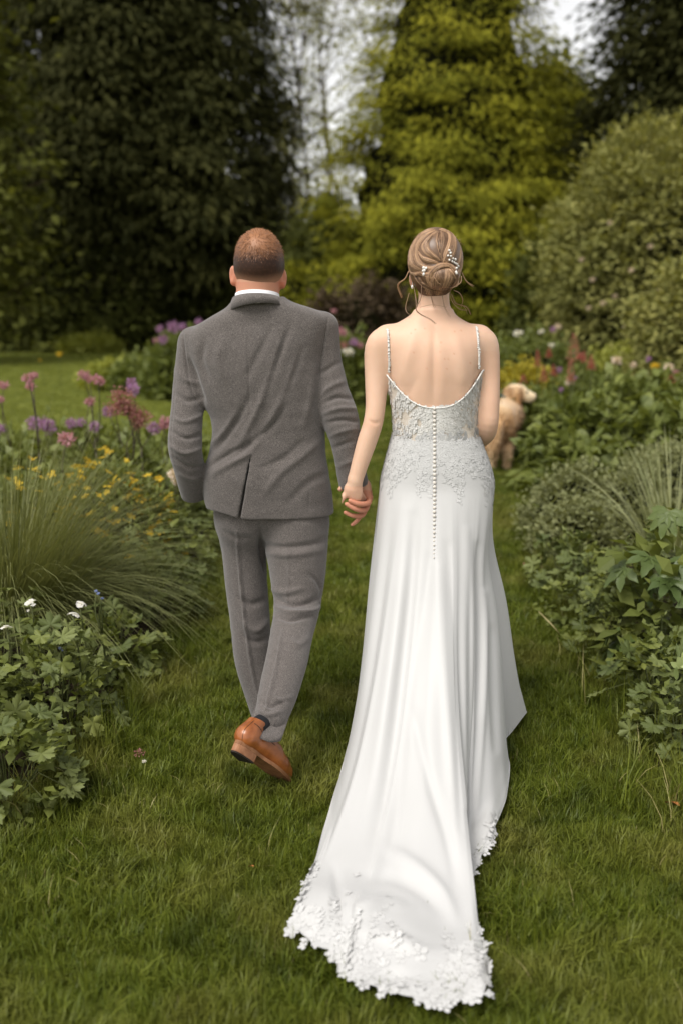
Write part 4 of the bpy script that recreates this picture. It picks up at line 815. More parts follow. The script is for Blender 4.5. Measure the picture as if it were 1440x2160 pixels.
# his right hand: palm beyond hers, fingers closing round the near side
F.chain([P(757, 1015, 3.405), P(762, 1034, 3.405), P(768, 1052, 3.40)], [.024, .027, .024], .012); F.chain([P(772, 1024, 3.395), P(777, 1050, 3.385)], [.016, .015], .014)
for L, r in (([(778, 1050, 3.385), (776, 1061, 3.345), (757, 1063, 3.315), (738, 1056, 3.312)], (.0105, .0098, .0092, .0078)), ([(776, 1058, 3.392), (770, 1075, 3.350), (750, 1074, 3.318), (730, 1063, 3.318)], (.0105, .0098, .009, .0075)),
             ([(772, 1066, 3.40), (764, 1086, 3.365), (745, 1088, 3.340), (728, 1081, 3.335)], (.010, .0094, .0085, .0073)), ([(766, 1070, 3.41), (760, 1088, 3.385), (751, 1100, 3.372), (742, 1107, 3.366)], (.009, .0082, .0074, .0064)),
             ([(742, 1018, 3.415), (726, 1022, 3.395), (717, 1032, 3.380)], (.013, .011, .0085))): F.chain([P(*q) for q in L], r, .006)
V, Fc = F.mesh(2); 
red = np.zeros(len(V)); u, v = proj(V); red += .75 * np.exp(-((u - 491) / 14) ** 2 - ((v - 582) / 26) ** 2) + .75 * np.exp(-((u - 597) / 14) ** 2 - ((v - 588) / 26) ** 2) + .55 * ((v > 1035) & (u > 700)) + .35 * ((v > 595) & (v < 625))
bo = part('body', V, Fc, m_skin_m, groom); set_attr(bo.data, np.clip(red, 0, 1), 'red')
for q in (-1, 1): part('eye', *uvsphere(hc + (q * .032, .083, -.014), .0125, 12, 8), M('eye_white', (.75, .73, .70), rough=.2), groom)
# --- hair: cropped cap with a fade, a thin whorl at the crown, and a beard
whorl = P(541, 511, 3.36)
mh, nt, pbs, out = mat_base('cropped_brown_hair'); A = nt.nodes.new('ShaderNodeAttribute'); A.attribute_name = 'hairmix'; S = nt.nodes.new('ShaderNodeAttribute'); S.attribute_name = 'rnd'
hcx = mixcol(nt, S.outputs['Fac'], (.034, .014, .008), (.34, .150, .066)); hcx = mixcol(nt, A.outputs['Fac'], hcx, (.46, .245, .155)); nt.links.new(hcx, pbs.inputs['Base Color']); pbs.inputs['Roughness'].default_value = .5; pbs.inputs['Specular IOR Level'].default_value = .3
H = Field(hc - .16, hc + .16, .0036); H.ell(hc + (0, 0, -.002), (.0805, .1025, .1015), k=.002); H.ell(hc + (0, .0, -.035), (.0775, .092, .085), k=.03)
w, X, Y, Z = H.win(hc - .16, hc + .16)
line = np.interp(Y, [3.30, 3.34, 3.38, 3.425, 3.45, 3.50, 3.53], [P(545, q, 3.40)[2] for q in (607, 605, 592, 560, 540, 525, 505)]).astype(np.float32)
H.D = np.maximum(H.D, (line - Z) * .8)
V, Fc = H.mesh(1); u, v = proj(V); g = np.random.default_rng(3)
fade = smooth01((v - (576 - .0035 * (u - 545) ** 2)) / 30); thin = .55 * np.exp(-(((u - 543) / 17) ** 2 + ((v - 510) / 8.5) ** 2))
hm = np.clip(np.maximum(fade * .9, thin), 0, 1); rnd = np.clip(.55 + .45 * smooth01((545 - v) / 60) - .55 * smooth01((v - 520) / 35) + .1 * vnoise(V, 200, 1), 0, 1)  # lighter top: skylight painted into the hair tone above the dark band
ho = part('hair', V, Fc, mh, groom, attr=rnd); set_attr(ho.data, hm, 'hairmix')
n = 7000; d = norm(g.normal(size=(n, 3))); d = d[(d[:, 2] > -.35)]; root = hc + (0, 0, -.002) + d * (.0805, .1025, .1015); u, v = proj(root); z_l = np.interp(root[:, 1], [3.30, 3.34, 3.38, 3.425, 3.45, 3.50, 3.53], [P(545, q, 3.40)[2] for q in (590, 588, 578, 548, 530, 518, 500)])
k = (root[:, 2] > z_l) & (g.random(len(root)) > .8 * np.exp(-(((u - 543) / 15) ** 2 + ((v - 510) / 8) ** 2))); root, d, u, v = root[k], d[k], u[k], v[k]
away = norm(root - whorl); away = norm(away - d * np.sum(away * d, 1)[:, None] + g.normal(size=root.shape) * .16); ln = np.interp(v, [480, 540, 575, 600], [.014, .013, .008, .004])
Mx = orient(away + d * .28, d + .3 * g.normal(size=d.shape), 1.0) * np.stack((np.full(len(ln), .0020), ln, ln), 1)[:, None, :]
V, Fc, A_ = scatter(LEAF2[0] * (1, 1, .4), LEAF2[1], Mx, root - d * .001, np.clip(.5 + .35 * smooth01((545 - v) / 60) - .5 * smooth01((v - 525) / 35) + g.normal(0, .22, len(v)), 0, 1))  # strands repeat the painted skylight in their lighter top tone
st = part('hair_strands', V, Fc, mh, groom, False, kind='stuff', attr=A_); set_attr(st.data, np.zeros(len(V)), 'hairmix')
B = Field(hc - .2, hc + .2, .004); B.ell(hc + np.array((0, .037, -.058)), (.0705, .074, .082), k=.01); B.ell(hc + np.array((0, .078, -.108)), (.034, .032, .030), k=.03)
w, X, Y, Z = B.win(hc - .2, hc + .2); B.D = np.maximum(B.D, np.maximum((3.415 + .0 * X - Y), np.maximum(Z - (hc[2] - .055 - .35 * np.maximum(Y - 3.47, 0)), (.026 - np.abs(X - hc[0])) * ((Y > hc[1] + .07) & (Z > hc[2] - .085)))).astype(np.float32))
V, Fc = B.mesh(1); part('beard', V, Fc, M('beard_hair', (.045, .022, .012), (.12, .06, .03), 90, .7, bmp=.6, bscale=200), groom)
# --- jacket
rows = [(1112, 447, 705, 3.44, .125), (1085, 442, 704, 3.44, .127), (1050, 431, 702, 3.44, .13), (1000, 430, 694, 3.43, .128), (960, 440, 687, 3.43, .122), (920, 449, 685, 3.43, .118), (880, 447, 684, 3.43, .122), (840, 424, 684, 3.43, .128), (800, 414, 682, 3.43, .133), (760, 404, 682, 3.43, .134),
        (730, 396, 688, 3.43, .130), (705, 390, 695, 3.43, .122), (690, 390, 698, 3.43, .114), (680, 397, 692, 3.425, .106), (668, 415, 672, 3.42, .098), (656, 446, 640, 3.415, .092), (645, 474, 612, 3.412, .086), (632, 492, 594, 3.41, .082)]
TR = Trunk(rows, .118, P(545, 680, 3.43)[0], P(545, 880, 3.43)[2], P(545, 730, 3.43)[2])
J = Field((-.66, 3.16, .66), (.15, 3.66, 1.62), .0042)
w, X, Y, Z = J.win(J.lo, J.lo + J.h * J.n); J.put(w, TR.f(X, Y, Z), 0)
la = chain_px(J, [(408, 722, 3.43, 32), (402, 800, 3.43, 35), (394, 880, 3.39, 34), (391, 938, 3.365, 36), (399, 990, 3.40, 31), (409, 1044, 3.47, 26)], .014)
ra = chain_px(J, [(684, 690, 3.43, 31), (687, 755, 3.43, 33), (699, 820, 3.41, 35), (718, 882, 3.385, 38), (731, 940, 3.385, 32), (746, 1024, 3.40, 31)], .014)
for pts, r in ((la, .075), (ra, .085)):                                              # square off the cuffs and hollow them
    e, d = pts[-1], norm(pts[-1] - pts[-2]); w, X, Y, Z = J.win(e - r, e + r); q = (X - e[0]) * d[0] + (Y - e[1]) * d[1] + (Z - e[2]) * d[2]
    near_ = (X - e[0]) ** 2 + (Y - e[1]) ** 2 + (Z - e[2]) ** 2 < r * r
    J.D[w] = np.where(near_ & (q > -.03), np.maximum(J.D[w], q), J.D[w]).astype(np.float32)
    J.cutd(*(lambda ww: (ww[0], Field.dcone(ww[1], ww[2], ww[3], e - d * .035, e + d * .03, .034, .036).astype(np.float32)))(J.win(e - .1, e + .1)), .003)
zh = P(600, 1100, 3.31)[2]; w, X, Y, Z = J.win((-.66, 3.16, .66), (.15, 3.66, zh + .12))
hem = zh + .006 + .02 * smooth01((P(520, 1090, 3.3)[0] - X) / .12); inj = np.where((X < P(712, 1100, 3.42)[0]), hem - Z, -1.0)
J.D[w] = np.maximum(J.D[w], inj.astype(np.float32))
cx_, cy_ = P(575, 1100, 3.44)[0], 3.44
hol = (np.sqrt(((X - cx_) / .205) ** 2 + ((Y - cy_) / .117) ** 2) - 1) * .117; J.cutd(w, np.maximum(hol, Z - (zh + .055)).astype(np.float32), .004)
# back vent: a thin wedge cut through the skirt of the jacket
v0, v1 = P(531, 952, 3.31), P(499, 1108, 3.31); w, X, Y, Z = J.win(v1 - .12, v0 + .12); t = np.clip((v0[2] - Z) / (v0[2] - v1[2]), 0, 1.1); xl = v0[0] + (v1[0] - v0[0]) * t
J.cutd(w, np.maximum(np.maximum(np.abs(X - xl - .004 * t) - .0042 * t - .0016, Z - v0[2]), Y - 3.345).astype(np.float32), .002)
V, Fc = J.mesh(1); N = vnormals(V, Fc)
jf = [([(612, 690), (585, 760), (560, 830)], 9, -.007), ([(575, 690), (545, 750), (520, 800)], 10, -.004), ([(640, 735), (615, 800), (592, 850)], 9, -.004), ([(592, 720), (572, 790), (540, 870), (500, 950)], 9, .006), ([(625, 760), (600, 830), (560, 905), (520, 960)], 9, .005), ([(530, 830), (505, 880), (470, 930), (440, 960)], 10, -.006), ([(600, 860), (570, 900), (520, 945), (470, 985)], 9, -.006), ([(500, 870), (470, 915), (445, 940)], 8, .005),
      ([(450, 1000), (490, 975), (530, 955)], 9, .008), ([(440, 985), (480, 960), (525, 935)], 7, -.006), ([(432, 720), (425, 760), (440, 800)], 10, -.006), ([(400, 760), (415, 800), (432, 850)], 6, -.006), ([(640, 930), (600, 965), (550, 990)], 9, -.004), ([(675, 930), (640, 960), (590, 1000), (560, 1040)], 10, .005), ([(690, 1000), (650, 1020), (610, 1060)], 10, -.004), ([(470, 720), (460, 760), (475, 810)], 12, .004), ([(660, 780), (655, 840), (640, 900)], 10, .004),
      # sleeves
      ([(372, 830), (395, 845), (425, 840)], 7, -.005), ([(365, 880), (390, 890), (428, 875)], 6, .005), ([(362, 910), (392, 925), (432, 915)], 6, -.006), ([(360, 940), (390, 955), (430, 945)], 6, .006), ([(368, 965), (395, 985), (428, 985)], 6, -.006), ([(380, 1000), (405, 1010), (428, 1005)], 5, .004), ([(375, 780), (390, 800), (420, 810)], 7, .004),
      ([(672, 790), (690, 780), (716, 765)], 7, -.005), ([(680, 830), (700, 815), (722, 805)], 7, .006), ([(684, 850), (712, 838), (742, 842)], 6, -.007), ([(684, 872), (715, 862), (752, 862)], 6, .006), ([(690, 892), (722, 886), (755, 890)], 6, -.006), ([(700, 918), (728, 908), (752, 905)], 6, .005), ([(705, 945), (730, 935), (748, 930)], 6, -.004), ([(714, 985), (735, 975), (755, 970)], 6, .003)]
V = folds(V, N, [(a, b * .8, c * 1.6) for a, b, c in jf])
seams = [([(523, 668), (524, 760), (527, 860), (531, 952)], 1.6, -.0030), ([(386, 700), (392, 760), (404, 820), (424, 860)], 2.0, -.0065), ([(694, 664), (684, 720), (676, 780), (678, 830)], 2.0, -.0065), ([(654, 1000), (652, 1050), (650, 1090)], 1.5, -.002), ([(372, 790), (365, 880), (362, 930), (372, 985)], 1.6, -.002)]
V = folds(V, N, seams); fine = .0012 * vnoise(V, 28, 9, 3); V = V + N * fine[:, None]
jk = part('jacket', V, Fc, m_tweed, groom)
def band(cx, Y, a, b, zb, zt, th0, th1, thick, n=48, lean=0.0):
    """collar strip round the neck; zb, zt give the height of its edges by angle"""
    th = np.linspace(th0, th1, n); rows = []
    for off, zf, ln in ((0, zb, 0), (0, zt, -lean), (thick, zt, -lean), (thick, zb, 0)):
        rows.append(np.stack((cx + (a + off + ln) * np.cos(th), Y + (b + off + ln) * np.sin(th), zf(th)), 1))
    V = np.stack(rows, 1).reshape(-1, 3); Fq = [(i * 4 + j, i * 4 + (j + 1) % 4, (i + 1) * 4 + (j + 1) % 4, (i + 1) * 4 + j) for i in range(n - 1) for j in range(4)] + [(0, 3, 2, 1), tuple((n - 1) * 4 + j for j in range(4))]
    return V, Fq
cc = P(543, 620, 3.405); bk = lambda th: np.clip(-np.sin(th), -1, 1)
slant = lambda th: .075 * np.cos(th) * 0
ztop = P(543, 613, 3.33)[2]
V, Fq = band(cc[0], 3.405, .100, .101, lambda th: ztop - .040 - .034 * (1 - bk(th)) + .010 * np.cos(th), lambda th: ztop - .007 - .040 * (1 - np.maximum(bk(th), -.4)) * .55, R(-190), R(10), .005, lean=.021)
part('collar', V, Fq, m_tweed, jk)
V, Fq = band(cc[0], 3.405, .0735, .0765, lambda th: ztop - .04 + 0 * th, lambda th: ztop + .004 - .030 * (1 - np.maximum(bk(th), -.6)) * .55, R(-215), R(35), .003, lean=.003)
part('shirt_collar', V, Fq, m_shirt, groom)
e, d = ra[-1], norm(ra[-1] - ra[-2]); V, Fq = tube([e - d * .02, e - d * .005, e + d * .006], [.039, .0395, .0385], 24); part('shirt_cuff', V, Fq, m_shirt, groom)
e2, d2 = la[-1], norm(la[-1] - la[-2]); V, Fq = tube([e2 - d2 * .02, e2 - d2 * .002], [.031, .031], 20); part('shirt_cuff', V, Fq, m_shirt, groom)
# --- trousers
T = Field((-.62, 2.78, .03), (.08, 3.98, .98), .0054)
for c, r in (((520, 1085, 3.46), (.115, .115, .12)), ((622, 1090, 3.45), (.118, .122, .13)), ((570, 1060, 3.45), (.19, .115, .12))): T.ell(P(*c), r, k=.03)
chain_px(T, [(510, 1110, 3.46, 52), (515, 1160, 3.48, 47), (520, 1230, 3.48, 44), (528, 1310, 3.47, 42), (534, 1390, 3.46, 39), (547, 1450, 3.45, 34), (557, 1488, 3.44, 32), (563, 1508, 3.435, 31)], .02)
rl = chain_px(T, [(624, 1110, 3.44, 70), (626, 1160, 3.42, 65), (628, 1220, 3.395, 57), (627, 1275, 3.36, 49), (616, 1335, 3.27, 45), (603, 1400, 3.16, 44), (586, 1465, 3.06, 41), (572, 1513, 2.99, 35)], .02)
V, Fc = T.mesh(1); N = vnormals(V, Fc)
tf = [([(500, 1120), (506, 1200), (515, 1290), (530, 1400), (545, 1470)], 3.0, .009), ([(607, 1150), (609, 1220), (606, 1270)], 2.5, .003), ([(596, 1330), (585, 1400), (570, 1460), (560, 1500)], 3.0, .008), ([(580, 1262), (610, 1275), (650, 1272), (680, 1255)], 6, -.010), ([(578, 1280), (612, 1292), (650, 1290), (676, 1280)], 6, .010), ([(585, 1302), (615, 1308), (655, 1300)], 5, -.008), ([(572, 1240), (600, 1250), (640, 1240)], 7, .006), ([(550, 1145), (590, 1155), (650, 1150), (695, 1135)], 7, -.007), ([(555, 1165), (610, 1170), (680, 1160)], 8, .005), ([(650, 1210), (672, 1230), (682, 1260)], 5, -.005),
      ([(470, 1120), (500, 1135), (540, 1135)], 7, -.005), ([(505, 1260), (530, 1275), (560, 1265)], 8, -.006), ([(510, 1310), (540, 1330), (565, 1310)], 8, .006), ([(512, 1340), (540, 1355), (566, 1345)], 7, -.006), ([(550, 1480), (575, 1490), (605, 1475)], 5, -.007), ([(545, 1498), (565, 1508), (595, 1500)], 5, .006), ([(572, 1465), (590, 1478), (615, 1470)], 5, .005), ([(610, 1350), (630, 1360), (650, 1345)], 7, .004), ([(548, 1105), (552, 1160), (560, 1210)], 6, -.010)]
V = folds(V, N, [(a, b * .85, c * 1.5) for a, b, c in tf]); V = V + N * (.0012 * vnoise(V, 26, 19, 3))[:, None]; trs = part('trousers', V, Fc, m_tweed, groom)
def cuff(c0, u0, w0, c1, u1, w1, n=40, wall=.93):
    th = np.linspace(0, 2 * math.pi, n, endpoint=False); rings = []
    for f, k in ((0, wall), (.0, 1), (.25, 1.01), (.6, 1.005), (1, 1.0), (1, .8)):
        c, u, w = c0 + (c1 - c0) * f, (u0 + (u1 - u0) * f) * k, (w0 + (w1 - w0) * f) * k; rings.append(c + np.cos(th)[:, None] * u + np.sin(th)[:, None] * w + .0015 * np.sin(th * 5 + f * 3)[:, None] * np.array((0, 1, 0)))
    rings.insert(0, rings[-1] * .0 + c0 + (c1 - c0) * .7 + np.cos(th)[:, None] * u0 * wall + np.sin(th)[:, None] * w0 * wall)
    V = np.concatenate(rings); return V, np.array([(i * n + j, i * n + (j + 1) % n, (i + 1) * n + (j + 1) % n, (i + 1) * n + j) for i in range(len(rings) - 1) for j in range(n)])
V, Fq = cuff(P(561, 1541, 2.93), (P(595, 1556, 2.93) - P(527, 1527, 2.93)) / 2, np.array((0, .050, .010)), P(577, 1494, 3.015), (P(614, 1500, 3.015) - P(541, 1488, 3.015)) / 2, np.array((0, .056, .022))); part('hem', V, Fq, m_tweed, trs)
# --- shoes: built lying flat, toe towards +y, ball of the foot at the origin
def shoe_parts():
    S_ = Field((-.075, -.235, -.01), (.075, .125, .13), .0032)
    S_.chain([(0, -.175, .040), (0, -.165, .065), (0, -.150, .092)], [.033, .031, .030], .01); S_.chain([(0, -.17, .035), (.002, -.08, .038), (.004, 0, .030), (0, .07, .024)], [.034, .035, .040, .030], .02); S_.chain([(0, -.10, .060), (.002, -.03, .055)], [.030, .028], .03)
    S_.chain([(0, .03, .026), (-.004, .085, .020)], [.036, .022], .02)
    w, X, Y, Z = S_.win(S_.lo, S_.lo + S_.h * S_.n); S_.D = np.maximum(S_.D, np.maximum(.008 - Z, Z - (.100 - .25 * np.maximum(Y + .15, 0) * (Y < -.05)) ).astype(np.float32))
    S_.cutd(w, (np.sqrt((X / .024) ** 2 + ((Y + .115) / .052) ** 2 + ((Z - .115) / .050) ** 2) - 1).astype(np.float32) * .024, .004)
    up = S_.mesh(2); th = np.linspace(0, 2 * math.pi, 48, endpoint=False); yy = np.sin(th); 
    out = np.array([((.034 + .012 * smooth01((y * .16 - .03 + .12) / .12) - .006 * math.exp(-((y * .16 - .03 + .075) / .03) ** 2)) * (abs(c) ** .7) * (1 if c > 0 else -1), -.045 + y * .160) for c, y in zip(np.cos(th), yy)])
    def ext(o, z0, z1):
        n = len(o); V = np.vstack((np.column_stack((o, np.full(n, z0))), np.column_stack((o, np.full(n, z1))))); return V, [(i, (i + 1) % n, n + (i + 1) % n, n + i) for i in range(n)] + [tuple(range(n))[::-1], tuple(range(n, 2 * n))]
    sole = ext(out, .0, .011); ho = out[out[:, 1] < -.118]; ho = ho[np.argsort(np.arctan2(ho[:, 1] + .15, ho[:, 0]))]; ho = np.vstack((ho[(ho[:, 1] < -.118)],)); fr = [(ho[:, 0].max(), -.118), (ho[:, 0].min(), -.118)]; poly = np.vstack((ho[np.argsort(np.arctan2(ho[:, 1] + .118, ho[:, 0]))], ))
    heel = ext(poly * (1.0, 1.0), -.024, -.0006); tip = ext(poly * (.99, .995), -.029, -.0245)
    def march(p, d, lim=.1):
        q = np.array(p, float)[None] + np.arange(0, lim, .0005)[:, None] * np.array(d); v = S_.at(q); i = int(np.argmax(v < 0)); return q[i] - np.array(d) * .0002
    seam_ = [march((.013, -.25, z), (0, 1, 0)) for z in np.linspace(.013, .088, 12)]
    top_ = [march((.085, y, z), (-1, 0, 0)) for y, z in zip(np.linspace(-.185, -.07, 16), np.interp(np.linspace(-.185, -.07, 16), [-.185, -.15, -.11, -.07], [.078, .070, .060, .060]))]
    cap_ = [march((x, .045 - 9 * x * x, .12), (0, 0, -1), .12) for x in np.linspace(-.03, .036, 14)]
    return up, sole, heel, tip, (seam_, top_, cap_)
up, sole, heel, tip, trims = shoe_parts()
def place_shoe(M4):
    t = obj('shoe', new_mesh('shoe', up[0], up[1], m_tan), groom); inv = Matrix.Translation(-Vector(groom.location)); t.matrix_basis = inv @ M4
    for nm, (V, Fq), m in (('sole', sole, m_sole), ('heel', heel, m_heel), ('heel_tip', tip, m_dark)): obj(nm, new_mesh(nm, V, Fq, m, False), t)
    for nm, c, r in zip(('back_seam', 'topline_trim', 'toe_cap_seam'), trims, (.0009, .0013, .0009)):
        V, Fq = tube(catmull(c, 30), r, 5); obj(nm, new_mesh(nm, V, Fq, m_dark), t)
    return t
toe, hl = G(604, 1655), P(511, 1580, 2.862)
ax = norm(toe - hl); side = norm(np.cross(ax, np.array((0, 0, 1.)))); upv = np.cross(side, ax)
c_, s_ = math.cos(R(8)), math.sin(R(8)); side, upv = side * c_ + upv * s_, upv * c_ - side * s_
Ms = Matrix(np.column_stack((side, ax, upv)).tolist()).to_4x4(); Ms.translation = Vector((toe - ax * .112 + upv * .004).tolist()); place_shoe(Ms)
fl = P(566, 1500, 3.44); Ml = Matrix.Translation((fl[0], 3.58, .031)) @ Matrix.Rotation(R(4), 4, 'Z'); place_shoe(Ml)
ank = np.array(Ms @ Vector((0, -.145, .08))); V, Fq = tube([ank, ank * .5 + rl[-1] * .5, rl[-1]], [.031, .031, .030], 18); part('sock', V, Fq, m_sock, groom)
ank = np.array(Ml @ Vector((0, -.145, .08))); V, Fq = tube([ank, P(560, 1495, 3.44)], [.032, .034], 16); part('sock', V, Fq, m_sock, groom)
# ============================================================ THE BRIDE
BX = P(916, 1400, 3.38)[0]
bride = empty('person', (BX, 3.38, 0), 'person in a white low backed wedding dress with a long lace train, walking away', 'person')
brows = [(1120, 806, 1040, 3.37, .135), (1060, 806, 1040, 3.37, .138), (1020, 807, 1036, 3.37, .136), (980, 815, 1027, 3.37, .128), (945, 824, 1014, 3.37, .115), (912, 832, 1004, 3.37, .104), (870, 829, 1005, 3.37, .104), (830, 823, 1009, 3.37, .110), (790, 816, 1014, 3.37, .113), (755, 808, 1020, 3.37, .110), (728, 802, 1026, 3.37, .102),
         (706, 800, 1028, 3.372, .090), (692, 815, 1010, 3.374, .081), (680, 840, 984, 3.376, .073), (668, 862, 962, 3.378, .066), (655, 876, 950, 3.38, .060)]
BT = Trunk(brows, n=2.25); BB = Trunk([(py, a + 9, b - 9, Y, d - .014) if py > 930 else (py, a, b, Y, d) for py, a, b, Y, d in brows if py < 1100], n=2.25)
F = Field((.0, 3.18, .02), (.60, 3.76, 1.80), .0043)
w, X, Y, Z = F.win((0, 3.18, P(900, 1125, 3.3)[2] - .02), (.6, 3.76, 1.66)); F.put(w, BB.f(X, Y, Z), 0)
bh = head(F, 916, 553, 3.385, .93, .060)
chain_px(F, [(914, 595, 3.372, 30), (914, 640, 3.372, 33), (914, 690, 3.38, 36)], .025)
chain_px(F, [(815, 712, 3.375, 26), (796, 735, 3.372, 27), (791, 800, 3.36, 22), (791, 855, 3.345, 20.5), (786, 893, 3.335, 20.5), (774, 930, 3.333, 20.5), (760, 975, 3.33, 18), (749, 1012, 3.328, 16)], .028)
chain_px(F, [(1010, 712, 3.375, 26), (1025, 735, 3.372, 26), (1032, 800, 3.36, 21), (1031, 860, 3.345, 21), (1029, 898, 3.345, 20), (1022, 918, 3.40, 19), (1000, 935, 3.52, 16), (985, 942, 3.60, 14)], .028)
F.chain([P(749, 1010, 3.328), P(746, 1030, 3.330), P(748, 1046, 3.338)], [.022, .025, .022], .01); F.chain([P(736, 1030, 3.336), P(752, 1048, 3.332)], [.017, .016], .012); F.ell(P(746, 1036, 3.324), (.030, .013, .028), k=.012)
for L, r in (([(736, 1034, 3.335), (724, 1048, 3.325), (713, 1066, 3.318)], (.0125, .0105, .0080)), ([(740, 1048, 3.345), (742, 1062, 3.375), (748, 1055, 3.400)], (.009, .008, .007)), ([(750, 1050, 3.345), (753, 1064, 3.372), (757, 1056, 3.400)], (.009, .008, .007)), ([(757, 1048, 3.350), (762, 1060, 3.375), (765, 1050, 3.400)], (.009, .008, .007)), ([(762, 1042, 3.350), (768, 1052, 3.372), (771, 1044, 3.395)], (.008, .007, .006))): F.chain([P(*q) for q in L], r, .006)
hw = P(985, 942, 3.60); F.ell(hw + (-.02, .03, 0), (.028, .035, .022), k=.012)                                # far hand, closed in front of her
for k_ in range(4): F.chain([hw + (-.03, .055, .018 - .013 * k_), hw + (-.055, .06, .016 - .013 * k_), hw + (-.06, .035, .014 - .013 * k_)], [.0085, .008, .007], .005)
F.chain([hw + (-.01, .04, .022), hw + (-.035, .045, .032)], [.010, .008], .006)
for q in (-1, 1): F.chain([P(916 + q * 42, 1065, 3.37), np.array((BX + q * .075, 3.39, .50)), np.array((BX + q * .07, 3.38, .10))], [.068, .048, .035], .03); F.chain([np.array((BX + q * .07, 3.37, .09)), np.array((BX + q * .072, 3.50, .045))], [.034, .028], .02)
for q, px in ((-1, 868), (1, 962)): F.ell(P(px, 588, 3.385), (.008, .016, .027), (0, 0, q * -.4), .006)
V, Fc = F.mesh(2); N = vnormals(V, Fc)
V = folds(V, N, [([(914, 690), (914, 760), (914, 850)], 7, -.0040), ([(872, 705), (862, 745), (852, 785), (850, 815)], 13, .0065), ([(958, 705), (968, 745), (976, 785), (978, 815)], 13, .0065), ([(880, 790), (870, 815), (862, 835)], 9, -.0025), ([(950, 790), (958, 815), (966, 835)], 9, -.0025), ([(900, 730), (897, 790), (898, 840)], 10, .003), ([(929, 730), (932, 790), (931, 840)], 10, .003), ([(820, 770), (824, 800), (830, 830)], 7, -.003), ([(1008, 770), (1003, 800), (998, 830)], 7, -.003), ([(778, 888), (790, 893), (800, 890)], 4, -.003)])
u, v = proj(V); red = .8 * np.exp(-((u - 868) / 9) ** 2 - ((v - 590) / 22) ** 2) + .35 * ((v > 1025) & (u < 790)) + .25 * np.exp(-((u - 785) / 12) ** 2 - ((v - 895) / 10) ** 2)
for a, b in ((875, 695), (958, 699), (971, 697), (872, 744), (957, 746), (927, 742), (937, 757), (899, 777), (944, 757), (895, 693), (991, 766), (929, 722), (941, 778), (866, 703)): red += .7 * np.exp(-((u - a) ** 2 + (v - b) ** 2) / 3.2)
red += .10 * np.clip(vnoise(V, 14, 51, 3) + .1, 0, 1) + .16 * np.exp(-((u - 915) / 26) ** 2 - ((v - 668) / 16) ** 2) + .14 * ((u > 1012) & (v > 740))  # right arm term paints its shade into the skin; the rest is redness
bo = part('body', V, Fc, m_skin_f, bride); set_attr(bo.data, np.clip(red, 0, 1), 'red'); BF = F
for q in (-1, 1): part('eye', *uvsphere(bh + (q * .030, .078, -.013), .0115, 12, 8), bpy.data.materials['eye_white'], bride)
def hit(Fd, px, py, y0, y1, back=0.0):
    ys = np.arange(y0, y1, .0015); pts = np.array([P(px, py, y) for y in ys]); d = Fd.at(pts); i = np.argmax(d < 0)
    return pts[i] - np.array((0, back, -back * .2)) if (d < 0).any() else None
# --- dress
def satin(name, c1, c2, sheen=.3, rough=.48):
    m, nt, p, out = mat_base(name); nt.links.new(ramp(nt, noise(nt, 3, 2), .35, .7, c1, c2), p.inputs['Base Color']); p.inputs['Roughness'].default_value = rough; p.inputs['Specular IOR Level'].default_value = .3; p.inputs['Sheen Weight'].default_value = sheen; bump(nt, p, noise(nt, 500, 2, 'World'), .06, .0006)
    tr = nt.nodes.new('ShaderNodeBsdfTranslucent'); tr.inputs[0].default_value = (*c1, 1); mx = nt.nodes.new('ShaderNodeMixShader'); mx.inputs[0].default_value = .12
    nt.links.new(p.outputs[0], mx.inputs[1]); nt.links.new(tr.outputs[0], mx.inputs[2]); nt.links.new(mx.outputs[0], out.inputs[0]); return m
m_ivory = satin('ivory_crepe', (.545, .54, .53), (.58, .575, .565)); m_lace = M('lace_thread', (.64, .62, .585), (.70, .685, .655), 60, .75, .15); m_tulle = M('nude_tulle', (.54, .47, .39), (.64, .58, .51), 70, .85, .1, bmp=.5, bscale=180, bdist=.003)
m_wlace = M('white_lace', (.51, .505, .495), (.55, .545, .535), 60, .75, .15); m_button = M('satin_button', (.66, .61, .55), rough=.35, spec=.4); m_pearl = M('pearl', (.78, .74, .69), rough=.18, spec=.6, coat=.4); m_wire = M('silver_wire', (.6, .58, .55), rough=.3, metal=1.0)
zw = P(916, 930, 3.27)[2]; cxb = P(916, 850, 3.27)[0]
def ztop(th):
    x = BT.ring(P(916, 820, 3.3)[2], th)[..., 0]; dx = np.abs(x - cxb) / rp(1, P(916, 820, 3.27)); yb = 860 - 76 * np.clip(dx / 96, 0, 1) ** 2.5
    return np.where(np.sin(th) < 0, [P(916, y, 3.27)[2] for y in np.ravel(yb)], P(916, 772, 3.37)[2] - .03 * np.abs(np.cos(th)))
nth = 200; th = np.linspace(-math.pi / 2 + .0, 1.5 * math.pi, nth, endpoint=False); zt = ztop(th); nv = 36; V = []
for i in range(nv):
    f = i / (nv - 1); z = zt + (zw - .012 - zt) * f; V.append(np.array([BT.ring(zz, t, .0055) for zz, t in zip(z, th)]))
V = np.concatenate(V); Fq = np.array([(i * nth + j, (i + 1) * nth + j, (i + 1) * nth + (j + 1) % nth, i * nth + (j + 1) % nth) for i in range(nv - 1) for j in range(nth)])
dress = empty('wedding_dress_group', (0, 0, 0)); dress.name = 'dress'; dress.parent = bride; dress.location = tuple(-np.array(bride.location))
part('bodice', V, Fq, m_tulle, dress)
rim = np.array([BT.ring(z, t, .007) for z, t in zip(zt, th)]); rim = np.vstack((rim, rim[:1])); tv, tf_ = tube(catmull(rim, 620), .0020 + .0013 * np.abs(np.sin(np.arange(620) * .62)), 6); part('neckline_trim', tv, tf_, m_lace, dress)
